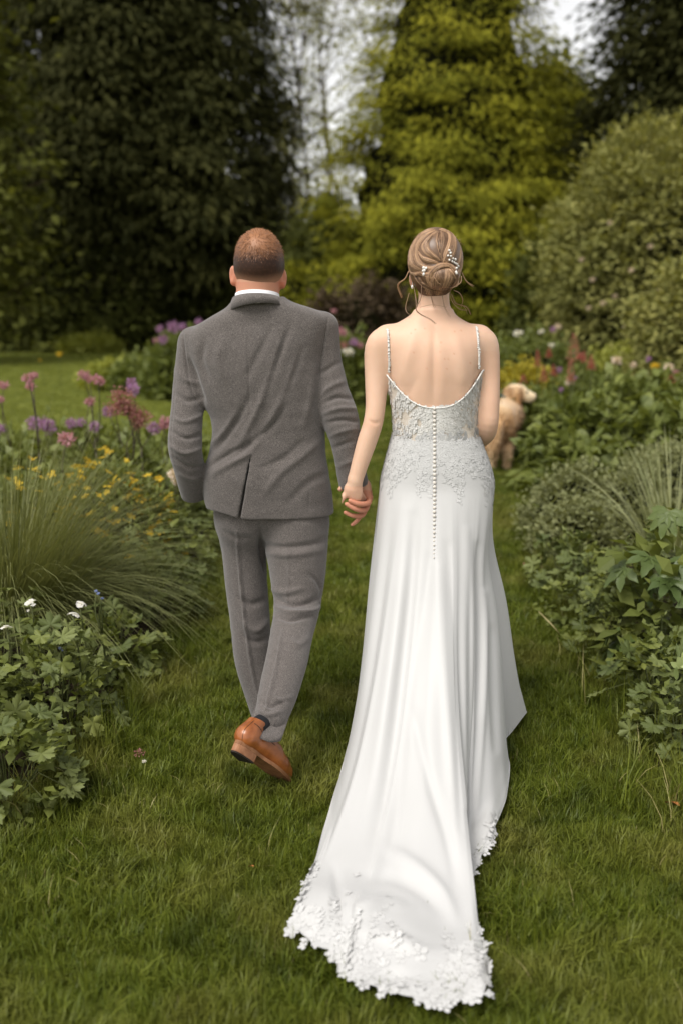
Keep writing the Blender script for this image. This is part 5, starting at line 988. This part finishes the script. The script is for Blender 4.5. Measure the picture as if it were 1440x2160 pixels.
def motif(kind, seed):
    g = np.random.default_rng(seed); items = []
    def petal(a, l, w_, z=.25):
        v = np.array([(0, .12, .1), (-w_, .55, z), (0, .55, z * .55), (w_, .55, z), (-w_ * .55, .92, z * .5), (w_ * .55, .92, z * .5), (0, 1.0, z * .3)]) * (l, l, l); c, s = math.cos(a), math.sin(a)
        return np.stack((v[:, 0] * c + v[:, 1] * s, v[:, 1] * c - v[:, 0] * s, v[:, 2]), 1), [(0, 2, 1), (0, 3, 2), (1, 2, 6, 4), (2, 3, 5, 6)]
    if kind == 0: items = [petal(i * 2 * math.pi / 5 + g.normal(0, .12), g.uniform(.85, 1.1), .36) for i in range(5)] + [uvsphere((0, 0, .22), (.2, .2, .14), 6, 4)]
    elif kind == 1: items = [petal(a, l, .26) for a, l in ((-.9, .8), (-.3, 1.1), (.35, 1.05), (1.0, .75))]
    else: items = [petal(a, l, .2) for a, l in ((-.6, .9), (.7, .9), (2.6, .7), (3.6, .7), (0, 1.2))]
    V, F_ = merge(items); T_ = []
    for f in F_: T_ += [(f[0], f[i], f[i + 1]) for i in range(1, len(f) - 1)]
    return V, np.array(T_)
MOT = [motif(0, 1), motif(1, 2), motif(2, 3)]
def lay_lace(pos, nrm, size, seed, flat=.38):
    g = np.random.default_rng(seed); out = []
    for k_ in range(3):
        m = np.arange(len(pos)) % 3 == k_; n_ = m.sum()
        Mx = orient(np.cross(nrm[m], g.normal(size=(n_, 3))), nrm[m] + .05 * g.normal(size=(n_, 3)), size[m]) * np.array((1, 1, flat))[None, None, :]; V, F_, _ = scatter(MOT[k_][0], MOT[k_][1], Mx, pos[m]); out.append((V, F_))
    Vs = np.vstack([o[0] for o in out]); off = np.cumsum([0] + [len(o[0]) for o in out[:-1]]); return Vs, np.vstack([o[1] + a for o, a in zip(out, off)])
g = np.random.default_rng(77); n = 2000; t = g.uniform(0, 2 * math.pi, n); t = np.where(g.random(n) < .75, -math.pi / 2 + g.normal(0, .9, n), t); f = g.random(n); z0 = ztop(t); zz = z0 + (zw - z0) * f
pos = np.array([BT.ring(a, b, .0065) for a, b in zip(zz, t)]); nr = np.array([BT.ring(a, b, .03) for a, b in zip(zz, t)]) - pos
keep = (np.abs(vnoise(pos, 38, 5, 1)) < .55); hi_ = keep & (g.random(n) > smooth01((f - .62) / .45)); lo_ = keep & ~hi_; V, F_ = lay_lace(pos[hi_], norm(nr[hi_]), g.uniform(.0065, .0125, hi_.sum()), 5); part('bodice_lace', V, F_, m_lace, dress, kind='stuff'); V, F_ = lay_lace(pos[lo_] + norm(nr[lo_]) * .001, norm(nr[lo_]), g.uniform(.0065, .0125, lo_.sum()), 15); part('waist_lace', V, F_, m_wlace, dress, kind='stuff')
# skirt and train: hip ring swept down to a hem lying on the grass
hemk = [(-270, (.33, 3.80)), (-232, (.13, 3.76)), (-200, (.075, 3.58)), (-178, (.03, 3.28)), (-164, (-.012, 2.93)), (-152, G(672, 1835)[:2] + (.0, .02)), (-142, G(640, 1920)[:2]), (-136, G(618, 1985)[:2]), (-130, G(640, 2015)[:2]), (-124, G(668, 2038)[:2]), (-117, G(722, 2052)[:2]), (-111, G(724, 2088)[:2]), (-104, G(775, 2118)[:2]), (-95, G(850, 2145)[:2]), (-85, G(950, 2152)[:2]), (-77, G(1018, 2142)[:2]), (-71, G(1028, 2105)[:2]), (-64, G(1004, 2040)[:2]), (-57, G(985, 1975)[:2]), (-51, G(972, 1910)[:2]), (-46, G(966, 1870)[:2]), (-41, G(985, 1885)[:2]), (-35, G(1006, 1862)[:2]), (-28, G(1038, 1795)[:2]), (-20, G(1064, 1718)[:2]), (-13, G(1072, 1640)[:2]), (-6, (.57, 3.22)), (-1, (.62, 3.33)), (6, (.685, 3.46)), (18, (.63, 3.60)), (45, (.50, 3.74)), (90, (.33, 3.80))]
ka = np.array([a for a, _ in hemk], float); kp = np.array([b for _, b in hemk], float)
nt_ = 420; tt = np.linspace(-270, 90, nt_, endpoint=False); 
def smooth_hem(t_): return np.stack([np.interp(t_, ka, kp[:, i]) for i in (0, 1)], 1)
hemp = smooth_hem(tt); hemp = .5 * hemp + .25 * np.roll(hemp, 1, 0) + .25 * np.roll(hemp, -1, 0)
ns = 150; zhip = P(916, 1030, 3.25)[2]; rings = []
top_rows = 26
for i in range(top_rows):
    z = zw + (zhip - zw) * i / top_rows; rings.append(np.array([BT.ring(z, R(a), .0075 + .004 * i / top_rows) for a in tt]))
Tp = np.array([BT.ring(zhip, R(a), .0115) for a in tt]); D_ = np.linalg.norm(hemp - Tp[:, :2], axis=1); pw = 1.5 + 1.15 * smooth01((D_ - .15) / 1.0)
for i in range(ns + 1):
    s = i / ns; h = s ** (1 / (.55 + .45 * 1)) if False else s ** 1.45; h_ = h[:, None] if np.ndim(h) else h
    z = .052 + (Tp[:, 2] - .052) * (1 - h) ** pw; xy = Tp[:, :2] + (hemp - Tp[:, :2]) * h_
    env = smooth01(s / .5) * (1 - .55 * s ** 3); ar = np.radians(tt)
    wv = env * (.016 * np.sin(11 * ar + 1.3 * np.sin(2 * ar)) + .009 * np.sin(23 * ar + .8)) * np.interp(tt, [-200, -150, -60, 0, 20, 60], [.5, .35, .45, .8, 1, 1]); nrm_ = norm(np.stack((np.cos(ar), np.sin(ar)), 1))
    rightside = np.exp(-((tt + 8) / 28) ** 2); xy = xy + nrm_ * wv[:, None]; xy[:, 0] -= .034 * rightside * math.exp(-((s - .30) / .16) ** 2)
    lift = .022 * smooth01((s - .82) / .1) * (vnoise(np.column_stack((xy * 7, ar)), 1.0, 31, 1) + .6) * (1 - .5 * smooth01((s - .97) / .03)) + .018 * smooth01((s - .6) / .3) * (1 + np.sin(3.1 * ar * 2 + xy[:, 1] * 6)) * (1 - s ** 6) + .004 * np.sin(ar * 22) * smooth01((s - .75) / .25)
    rings.append(np.column_stack((xy, np.maximum(z + lift, .050))))
V = np.concatenate(rings); nr_ = len(rings); Fq = np.array([(i * nt_ + j, (i + 1) * nt_ + j, (i + 1) * nt_ + (j + 1) % nt_, i * nt_ + (j + 1) % nt_) for i in range(nr_ - 1) for j in range(nt_)])
N = vnormals(V, Fq)
df = [([(905, 1180), (880, 1350), (850, 1550), (830, 1750), (800, 1850)], 14, -.010), ([(850, 1080), (835, 1300), (805, 1550), (770, 1780)], 16, .008), ([(870, 1090), (862, 1250), (840, 1450), (810, 1700)], 12, -.009), ([(925, 1200), (935, 1400), (950, 1600), (965, 1800)], 13, .010), ([(945, 1150), (960, 1350), (965, 1550), (970, 1750)], 11, -.010), ([(985, 1120), (992, 1300), (990, 1500), (985, 1700)], 10, .010), ([(1005, 1150), (1008, 1300), (1005, 1500)], 8, -.010), ([(1022, 1250), (1020, 1400), (1012, 1560), (1000, 1750)], 8, .010), ([(1035, 1330), (1040, 1450), (1045, 1580)], 8, -.012),
      ([(770, 1850), (830, 1850), (890, 1880), (930, 1920)], 16, -.014), ([(745, 1920), (800, 1905), (860, 1915)], 14, .016), ([(820, 1790), (880, 1830), (930, 1880), (960, 1940)], 14, .014), ([(705, 1830), (715, 1890), (720, 1950)], 10, -.012), ([(760, 1960), (830, 1980), (900, 2010), (960, 2010)], 14, .012), ([(780, 2050), (850, 2060), (930, 2060)], 12, -.010), ([(870, 1500), (905, 1650), (940, 1760), (960, 1860)], 11, -.010)]
Q3 = V.reshape(nr_, nt_, 3); kk = np.exp(-(np.arange(-14, 15) / 6.) ** 2); kk /= kk.sum(); pad = np.pad(Q3, ((14, 14), (0, 0), (0, 0)), 'edge'); sm_ = sum(kk[i] * pad[i:i + nr_] for i in range(29)); wt = np.exp(-((np.arange(nr_) - top_rows) / 16.) ** 2)[:, None, None] * smooth01(np.arange(nr_) / 8.)[:, None, None]; V = (Q3 + (sm_ - Q3) * wt).reshape(-1, 3); N = vnormals(V, Fq)
V = folds(V, N, df, False); V[:, 2] = np.maximum(V[:, 2], .046); sk = part('skirt', V, Fq, m_ivory, dress); SV = V.reshape(nr_, nt_, 3); N = vnormals(V, Fq); SN = N.reshape(nr_, nt_, 3)
# lace over the hips, thinning out in uneven points, and longer at the right flank
g = np.random.default_rng(78); pos, nr, sz = [], [], []
for _ in range(6200):
    j = int(g.integers(nt_)); i = int(abs(g.normal(0, 1)) * 26); a = tt[j]
    lim = 24 + 9 * math.sin(R(a) * 9) + 6 * math.sin(R(a) * 21 + 1) + 42 * math.exp(-((a + 8) / 12) ** 2) + 14 * math.exp(-((a + 172) / 10) ** 2)
    if i > lim or i >= nr_ - 5: continue
    if g.random() < (i / lim) ** 2 * .7: continue
    pos.append(SV[max(i, 0), j] + SN[max(i, 0), j] * .001 + np.array((0, 0, .0035 * max(-i, 0)))); nr.append(SN[max(i, 0), j]); sz.append(g.uniform(.006, .0125))
V, F_ = lay_lace(np.array(pos), np.array(nr), np.array(sz), 6); part('hip_lace', V, F_, m_wlace, dress, kind='stuff')
# lace border of the train
pos, nr, sz = [], [], []
for _ in range(2000):
    j = int(g.integers(nt_)); a = tt[j]
    if not (-146 < a < -26): continue
    main = -143 < a < -60; dpt = (15 + 7 * math.sin(R(a) * 17) + 5 * math.sin(R(a) * 41)) if main else (9 if a > -48 else 5)
    q = abs(g.normal(0, .55)); 
    if q > 1: continue
    i = nr_ - 1 - int(q * dpt); p = SV[i, j] + SN[i, j] * .0012
    if q < .10: o = norm(SV[-1, j] - SV[-4, j]); p = p + o * g.uniform(0, .022)
    pos.append(p); nr.append(SN[i, j]); sz.append(g.uniform(.010, .024) * (1 if main else .8))
V, F_ = lay_lace(np.array(pos), np.array(nr), np.array(sz), 8, .07); part('train_lace', V, F_, m_wlace, dress, kind='stuff')
# buttons down the spine of the dress
DF = lambda px, py: SV[:, :][np.unravel_index(np.argmin((proj(SV.reshape(-1, 3))[0] - px) ** 2 + (proj(SV.reshape(-1, 3))[1] - py) ** 2 + 1e4 * (SN.reshape(-1, 3)[:, 1] > 0)), (nr_, nt_))]
bm = new_mesh('button', *uvsphere((0, 0, 0), (1, .75, 1), 12, 8), m_button); pu, pv = proj(SV.reshape(-1, 3)); Yl = SV.reshape(-1, 3)[:, 1]; bk_ = SN.reshape(-1, 3)[:, 1] < 0
for i in range(37):
    py = 861 + 8.75 * i; px = 915.5 - 1.5 * (i > 20) * (i - 20) / 16
    if P(916, py, 3.27)[2] > zw: p = BT.ring(P(916, py, 3.268)[2], np.array(-math.pi / 2), .0085); p = np.array((P(px, py, p[1])[0], p[1], p[2]))
    else:
        k_ = np.argmin(np.where(bk_, (pu - px) ** 2 + (pv - py) ** 2, 1e9)); p = SV.reshape(-1, 3)[k_] + SN.reshape(-1, 3)[k_] * .003; p = P(px, py, p[1])
    o = obj('button', bm, dress, p); o.scale = ((.0058 if i < 26 else .0058 - .0003 * (i - 25)),) * 3
tv, tf_ = tube([P(921, y, 3.262 + .00004 * abs(y - 900)) for y in np.linspace(866, 930, 8)], .0014, 4); part('loop_cord', tv, tf_, m_tulle, dress)
# straps
for s, L in ((0, [(819, 786), (820, 760), (819, 730), (817, 700), (817, 680), (818, 673)]), (1, [(1009, 778), (1009, 750), (1007, 720), (1004, 695), (1001, 679), (1000, 673)])):
    pts = [hit(BF, a, b, 3.15, 3.5, .004) for a, b in L]; pts = [p for p in pts if p is not None]; q = pts[-1]; pts += [q + np.array((0, .03, .004)), q + np.array((0, .06, -.012)), q + np.array((0, .085, -.05)), q + np.array((.01 - .02 * s, .10, -.12))]
    c = catmull(pts, 120); items = [tube(c, .0036, 6)]; g = np.random.default_rng(90 + s)
    for i in range(1, 118, 2): items.append(uvsphere(c[i] + g.normal(0, .0014, 3) - (0, .0018, 0), g.uniform(.0028, .0042), 6, 4))
    tv, tf_ = merge(items); part('strap', tv, tf_, m_lace, dress)
# --- hair: swept back locks pinned into a low bun
H = Field(bh - .19, bh + .17, .0036); hcn = P(917, 549, 3.375)
H.ell(hcn, (.0905, .108, .105), k=.004); H.ell(P(915, 585, 3.352), (.066, .060, .056), k=.03); H.ell(P(914, 606, 3.345), (.048, .036, .032), k=.02); H.ell(P(930, 583, 3.285), (.057, .036, .044), k=.012)
w, X, Y, Z = H.win(bh - .19, bh + .17); line = np.interp(Y, [3.2, 3.36, 3.40, 3.43, 3.46, 3.49], [P(916, q, 3.38)[2] for q in (640, 625, 590, 570, 535, 515)]).astype(np.float32); H.D = np.maximum(H.D, (line - Z) * .8)
mbh, nt, pbs, out = mat_base('chestnut_blonde_hair'); S = nt.nodes.new('ShaderNodeAttribute'); S.attribute_name = 'rnd'; nt.links.new(ramp(nt, S.outputs['Fac'], 0, 1, (.080, .038, .018), (.52, .32, .185)), pbs.inputs['Base Color']); pbs.inputs['Roughness'].default_value = .38; pbs.inputs['Specular IOR Level'].default_value = .45
V, Fc = H.mesh(1); u, v = proj(V); hair = part('hair', V, Fc, mbh, bride, attr=np.clip(.14 + .1 * vnoise(V, 60, 2) - .15 * smooth01((v - 585) / 20), 0, 1))
g = np.random.default_rng(95); items, att = [], []
def lock(A, B, n, lift=.006, r=.0012, tone=.5, wav=1.0, y0=3.18):
    m = 16; A, B = catmull(A, m), catmull(B, m)
    n = int(n * 2.2)
    for i in range(n):
        f = (i + g.uniform(-.3, .3)) / max(n - 1, 1); c = A + (B - A) * f + g.normal(0, .35, (1, 2)) * wav + (g.normal(0, .7) * np.sin(np.linspace(0, 3.1, m)))[:, None] * wav
        pts = [hit(H, a, b, y0, 3.52, .0) for a, b in c]; pts = [p for p in pts if p is not None]
        if len(pts) < 4: continue
        pts = np.array(pts); pts[:, 1] -= lift * math.sin(math.pi * min(max(f, 0), 1)) * np.sin(np.linspace(.25, 2.9, len(pts))) - .0005
        V, F_ = tube(pts, r * g.uniform(.6, 1.2) * np.sin(np.linspace(.35, 2.8, len(pts))) ** .5, 4); items.append((V, F_)); att.append(np.full(len(V), np.clip(tone + .22 * math.sin(f * 11) + g.normal(0, .2), 0, 1)))
lock([(912, 482), (878, 496), (861, 530), (862, 556), (880, 570), (902, 573)], [(918, 486), (893, 503), (880, 528), (888, 552), (908, 562), (924, 558)], 30, .010, tone=.62)
lock([(918, 486), (897, 504), (886, 520), (895, 536), (912, 546), (927, 551)], [(922, 489), (908, 504), (904, 517), (911, 530), (922, 541), (929, 551)], 20, .009, tone=.5)
lock([(880, 528), (890, 540), (905, 545), (922, 552)], [(884, 540), (895, 552), (910, 556), (926, 556)], 12, .008, tone=.75)
lock([(921, 488), (917, 504), (920, 520), (925, 536), (929, 552)], [(934, 486), (938, 504), (934, 520), (930, 536), (931, 552)], 18, .003, tone=.25)
lock([(924, 483), (944, 494), (944, 514), (935, 536), (932, 552)], [(930, 482), (958, 493), (962, 520), (955, 545), (941, 556)], 24, .010, tone=.68)
lock([(934, 481), (962, 495), (970, 522), (966, 550), (955, 568)], [(940, 482), (970, 500), (976, 530), (975, 560), (967, 585)], 22, .006, tone=.55)
lock([(900, 483), (872, 500), (859, 525), (857, 545), (858, 560)], [(912, 481), (885, 494), (866, 515), (861, 540), (866, 562)], 16, .004, tone=.6)
lock([(858, 545), (856, 562), (862, 577), (884, 582), (903, 586)], [(861, 556), (860, 568), (870, 577), (888, 573), (905, 573)], 16, .008, tone=.5)
lock([(868, 578), (880, 597), (898, 610), (918, 616)], [(884, 582), (893, 596), (907, 604), (922, 610)], 20, .004, tone=.4)
lock([(966, 582), (956, 600), (944, 614)], [(975, 566), (966, 594), (951, 610)], 14, .004, tone=.45)
lock([(901, 592), (903, 572), (922, 556), (950, 556), (966, 574)], [(908, 594), (913, 578), (930, 566), (948, 566), (957, 580)], 18, .010, tone=.62)
lock([(914, 566), (899, 584), (902, 606)], [(955, 566), (966, 586), (952, 608)], 48, .006, r=.0021, tone=.42)
lock([(935, 570), (945, 580), (955, 592)], [(950, 565), (958, 575), (964, 586)], 10, .008, tone=.6)
lock([(884, 598), (893, 612), (900, 628)], [(948, 598), (940, 612), (930, 628)], 60, .001, r=.0009, tone=.4)
def wisp(L, Y, r=.0011, tone=.6, n=3, spread=2.0):
    for i in range(n):
        o = g.normal(0, spread, 2); c = catmull([(a + o[0] * k_ / len(L), b + o[1] * k_ / len(L)) for k_, (a, b) in enumerate(L)], 18); Ys = np.interp(np.linspace(0, 1, 18), np.linspace(0, 1, len(np.atleast_1d(Y))), np.atleast_1d(Y)) + g.normal(0, .004)
        V, F_ = tube([P(a, b, y) for (a, b), y in zip(c, Ys)], r * np.linspace(1, .35, 18), 4); items.append((V, F_)); att.append(np.full(len(V), np.clip(tone + g.normal(0, .12), 0, 1)))
wisp([(861, 572), (853, 588), (841, 597), (838, 606), (846, 628)], (3.37, 3.40), .0017, .85, 6, 1.6); wisp([(973, 575), (980, 590), (988, 598), (997, 603)], (3.36, 3.38), .0015, .8, 4); wisp([(972, 582), (970, 596), (956, 606), (948, 608)], 3.27, .0016, .75, 5)
wisp([(955, 612), (968, 618), (975, 632), (971, 648)], (3.33, 3.36), .0011, .65, 3); wisp([(951, 620), (960, 640), (980, 648), (988, 664)], (3.33, 3.37), .0012, .6, 4, 3); wisp([(948, 612), (952, 635), (968, 652), (985, 655)], (3.33, 3.33), .0010, .5, 3)
wisp([(888, 600), (886, 630), (876, 650), (884, 662), (905, 673), (917, 683)], (3.31, 3.295, 3.285, 3.275), .0012, .35, 3, 1.0); wisp([(872, 605), (876, 630), (878, 648)], (3.35, 3.32), .0011, .5, 3); wisp([(862, 618), (855, 645), (857, 658), (866, 665)], (3.38, 3.34), .0008, .6, 2)
wisp([(905, 612), (912, 640), (915, 650)], (3.305, 3.298), .0006, .4, 6, 6); wisp([(930, 612), (936, 645), (948, 668)], (3.31, 3.285), .0006, .4, 4, 4); wisp([(885, 648), (910, 644), (940, 650)], (3.29, 3.285), .0007, .4, 2); wisp([(903, 575), (909, 590), (907, 607)], 3.24, .0010, .85, 2, 1); wisp([(915, 585), (922, 596), (928, 600)], 3.235, .0009, .8, 2, 1)
for _ in range(26):
    a = g.uniform(-2.6, -.5); r0 = 56 + g.uniform(0, 3); x0, y0_ = 916 + r0 * 1.02 * math.cos(a), 549 + 66 * math.sin(a); wisp([(x0, y0_), (x0 + g.normal(4 * math.cos(a), 4), y0_ + g.normal(2, 4)), (x0 + g.normal(6 * math.cos(a), 7), y0_ + g.normal(8, 7))], 3.38, .0004, .8, 1, 1)
V, F_ = merge(items); part('hair_strands', V, F_, mbh, hair, kind='stuff', attr=np.concatenate(att))
# --- pearl pins and earring
pm = new_mesh('pearl', *uvsphere((0, 0, 0), (1, 1, 1.2), 10, 6), m_pearl)
def pin(name, L, label, r):
    P3 = [hit(H, a, b, 3.15, 3.5, .010) for a, b in L]; t = empty(name, P3[0], label, 'hair pin'); g = np.random.default_rng(len(L))
    for i, p in enumerate(P3): o = obj('pearl', pm, t, p - P3[0]); o.scale = (r * g.uniform(.8, 1.15),) * 3; o.rotation_euler = tuple(g.uniform(-1, 1, 3))
    V, F_ = tube(catmull([p + (0, .003, 0) for p in P3], 4 * len(P3)), .0007, 4); part('wire', V, F_, m_wire, t)
pin('pearl_hair_pin', [(946, 530), (948.5, 535), (943, 541), (949, 542), (946, 550), (953.5, 547), (958.5, 549), (952, 553), (956, 555), (959, 557), (962, 559), (964.5, 563), (961, 567), (960, 575), (961, 578)], 'long sprig of small pearls pinned along the top of the bun', .0037)
pin('pearl_hair_pin', [(892, 567), (897, 567), (890.5, 573), (893.5, 572), (892, 580)], 'short pin of four fat pearls beside the ear', .0052)
e = P(868.5, 605, 3.36); t = empty('pearl_earring', e, 'drop pearl earring hanging from the left ear', 'earring'); o = obj('pearl', pm, t, (0, 0, 0)); o.scale = (.0042, .0042, .0058); V, F_ = tube([e + (0, 0, .005), e + (0, .002, .012), e + (0, .01, .018)], .0008, 5); part('hook', V, F_, m_wire, t)
# ============================================================ THE DOG, rump to the camera, head turned to the right
dog = empty('dog', (1.52, 9.2, 0), 'golden retriever standing by the right border, head turned in profile', 'dog')
F = Field((1.20, 8.62, -.01), (2.02, 9.95, .88), .0085); q = np.array
F.chain([(1.455, 9.02, .47), (1.50, 9.22, .46), (1.575, 9.45, .46)], [.125, .135, .150], .03)                    # trunk: narrow loin, deep chest
F.ell((1.59, 9.50, .42), (.125, .16, .17), k=.05); F.ell((1.43, 8.98, .44), (.12, .11, .14), k=.04)
F.chain([(1.585, 9.52, .52), (1.625, 9.53, .60), (1.66, 9.52, .655)], [.105, .092, .078], .05)                      # neck and ruff
F.ell((1.672, 9.50, .672), (.085, .075, .072), k=.03); F.chain([(1.71, 9.49, .650), (1.775, 9.475, .632), (1.81, 9.47, .628)], [.056, .046, .036], .03); F.ell((1.825, 9.468, .640), (.016, .018, .013), k=.01)
F.chain([(1.745, 9.475, .606), (1.80, 9.47, .598)], [.026, .020], .02)                                               # lower jaw
F.chain([(1.665, 9.435, .705), (1.645, 9.415, .66), (1.655, 9.405, .60)], [.030, .036, .024], .015); F.chain([(1.63, 9.555, .71), (1.585, 9.565, .675), (1.56, 9.56, .65)], [.028, .034, .022], .015)   # ears
for x, y, s in ((1.505, 8.985, 1), (1.385, 9.02, -1)):                                                                # hind legs: knee forward, hock back, upright shank
    F.chain([(x - .01 * s, y + .03, .42), (x + .01 * s, y + .085, .29), (x, y - .035, .185), (x, y - .02, .06)], [.095, .070, .042, .033], .03); F.chain([(x, y - .02, .04), (x + .005, y + .055, .032)], [.036, .032], .02)
for x, y in ((1.645, 9.56), (1.535, 9.60)):
    F.chain([(x, y, .40), (x, y - .02, .24), (x, y + .005, .07)], [.075, .048, .034], .03); F.chain([(x, y, .04), (x + .01, y + .06, .032)], [.036, .032], .02)
F.chain([(1.42, 8.90, .47), (1.385, 8.84, .40), (1.36, 8.82, .27), (1.36, 8.83, .17)], [.042, .055, .058, .025], .03)  # tail
V, Fc = F.mesh(1); N = vnormals(V, Fc); V = V + N * (.006 * vnoise(V * (1, 1, .5), 22, 4, 3))[:, None]
mdog, nt, pb, out = mat_base('golden_fur'); S = nt.nodes.new('ShaderNodeAttribute'); S.attribute_name = 'rnd'; nt.links.new(ramp(nt, S.outputs['Fac'], 0, 1, (.44, .205, .05), (.82, .67, .44)), pb.inputs['Base Color']); pb.inputs['Roughness'].default_value = .8; pb.inputs['Sheen Weight'].default_value = .3
def fur_tone(V):
    a = .3 + .14 * vnoise(V, 9, 5); a = a + .65 * smooth01((V[:, 0] - 1.70) / .05) * (V[:, 2] > .55) + .35 * smooth01((V[:, 2] - .69) / .05) + .22 * np.exp(-((V[:, 0] - 1.47) / .05) ** 2 - ((V[:, 2] - .6) / .06) ** 2) - .2 * np.exp(-((V[:, 0] - 1.655) / .05) ** 2 - ((V[:, 2] - .61) / .06) ** 2 - ((V[:, 1] - 9.41) / .05) ** 2); a = a + .2 * smooth01((.28 - V[:, 2]) / .15); return np.clip(a, 0, 1)
part('body', V, Fc, mdog, dog, attr=fur_tone(V))
g = np.random.default_rng(8); k = g.integers(0, len(V), 14000); C = V[k]; d = N[k] * .45 + norm(q([(0, 0, 0)]) + (-.25, -.6, -.75)) + g.normal(size=(len(k), 3)) * .2; face = smooth01((C[:, 0] - 1.68) / .05) * (C[:, 2] > .5); ln = (.045 * g.uniform(.6, 1.3, len(k))) * (1 - .75 * face) * (1 - .5 * (C[:, 2] < .12))
Mx = orient(d, N[k] + g.normal(size=(len(k), 3)) * .4, 1.0) * np.stack((np.full(len(k), .006), ln, ln), 1)[:, None, :]; W, Fc2, A = scatter(LEAF2[0] * (1, 1, .3), LEAF2[1], Mx, C - N[k] * .003, np.clip(fur_tone(C) + g.normal(0, .08, len(k)), 0, 1)); part('fur', W, Fc2, mdog, dog, False, kind='stuff', attr=A)
m_nose = M('dark_nose', (.03, .02, .02), rough=.3); part('nose', *uvsphere((1.842, 9.466, .628), (.013, .016, .013), 10, 7), m_nose, dog); part('eye', *uvsphere((1.748, 9.424, .676), .0105, 10, 7), m_nose, dog)
th = np.linspace(0, 2 * math.pi, 28, endpoint=False); ct = q((1.605, 9.53, .585)); ax = norm(q((.05, .0, .09))); s1 = norm(np.cross(ax, (0, 1., 0))); s2 = np.cross(ax, s1); pts = ct + .106 * (np.cos(th)[:, None] * s1 + np.sin(th)[:, None] * s2); tv, tf_ = tube(np.vstack((pts, pts[:1])), .010, 8, False); part('collar', tv, tf_, M('teal_collar', (.02, .07, .07), rough=.6), dog)
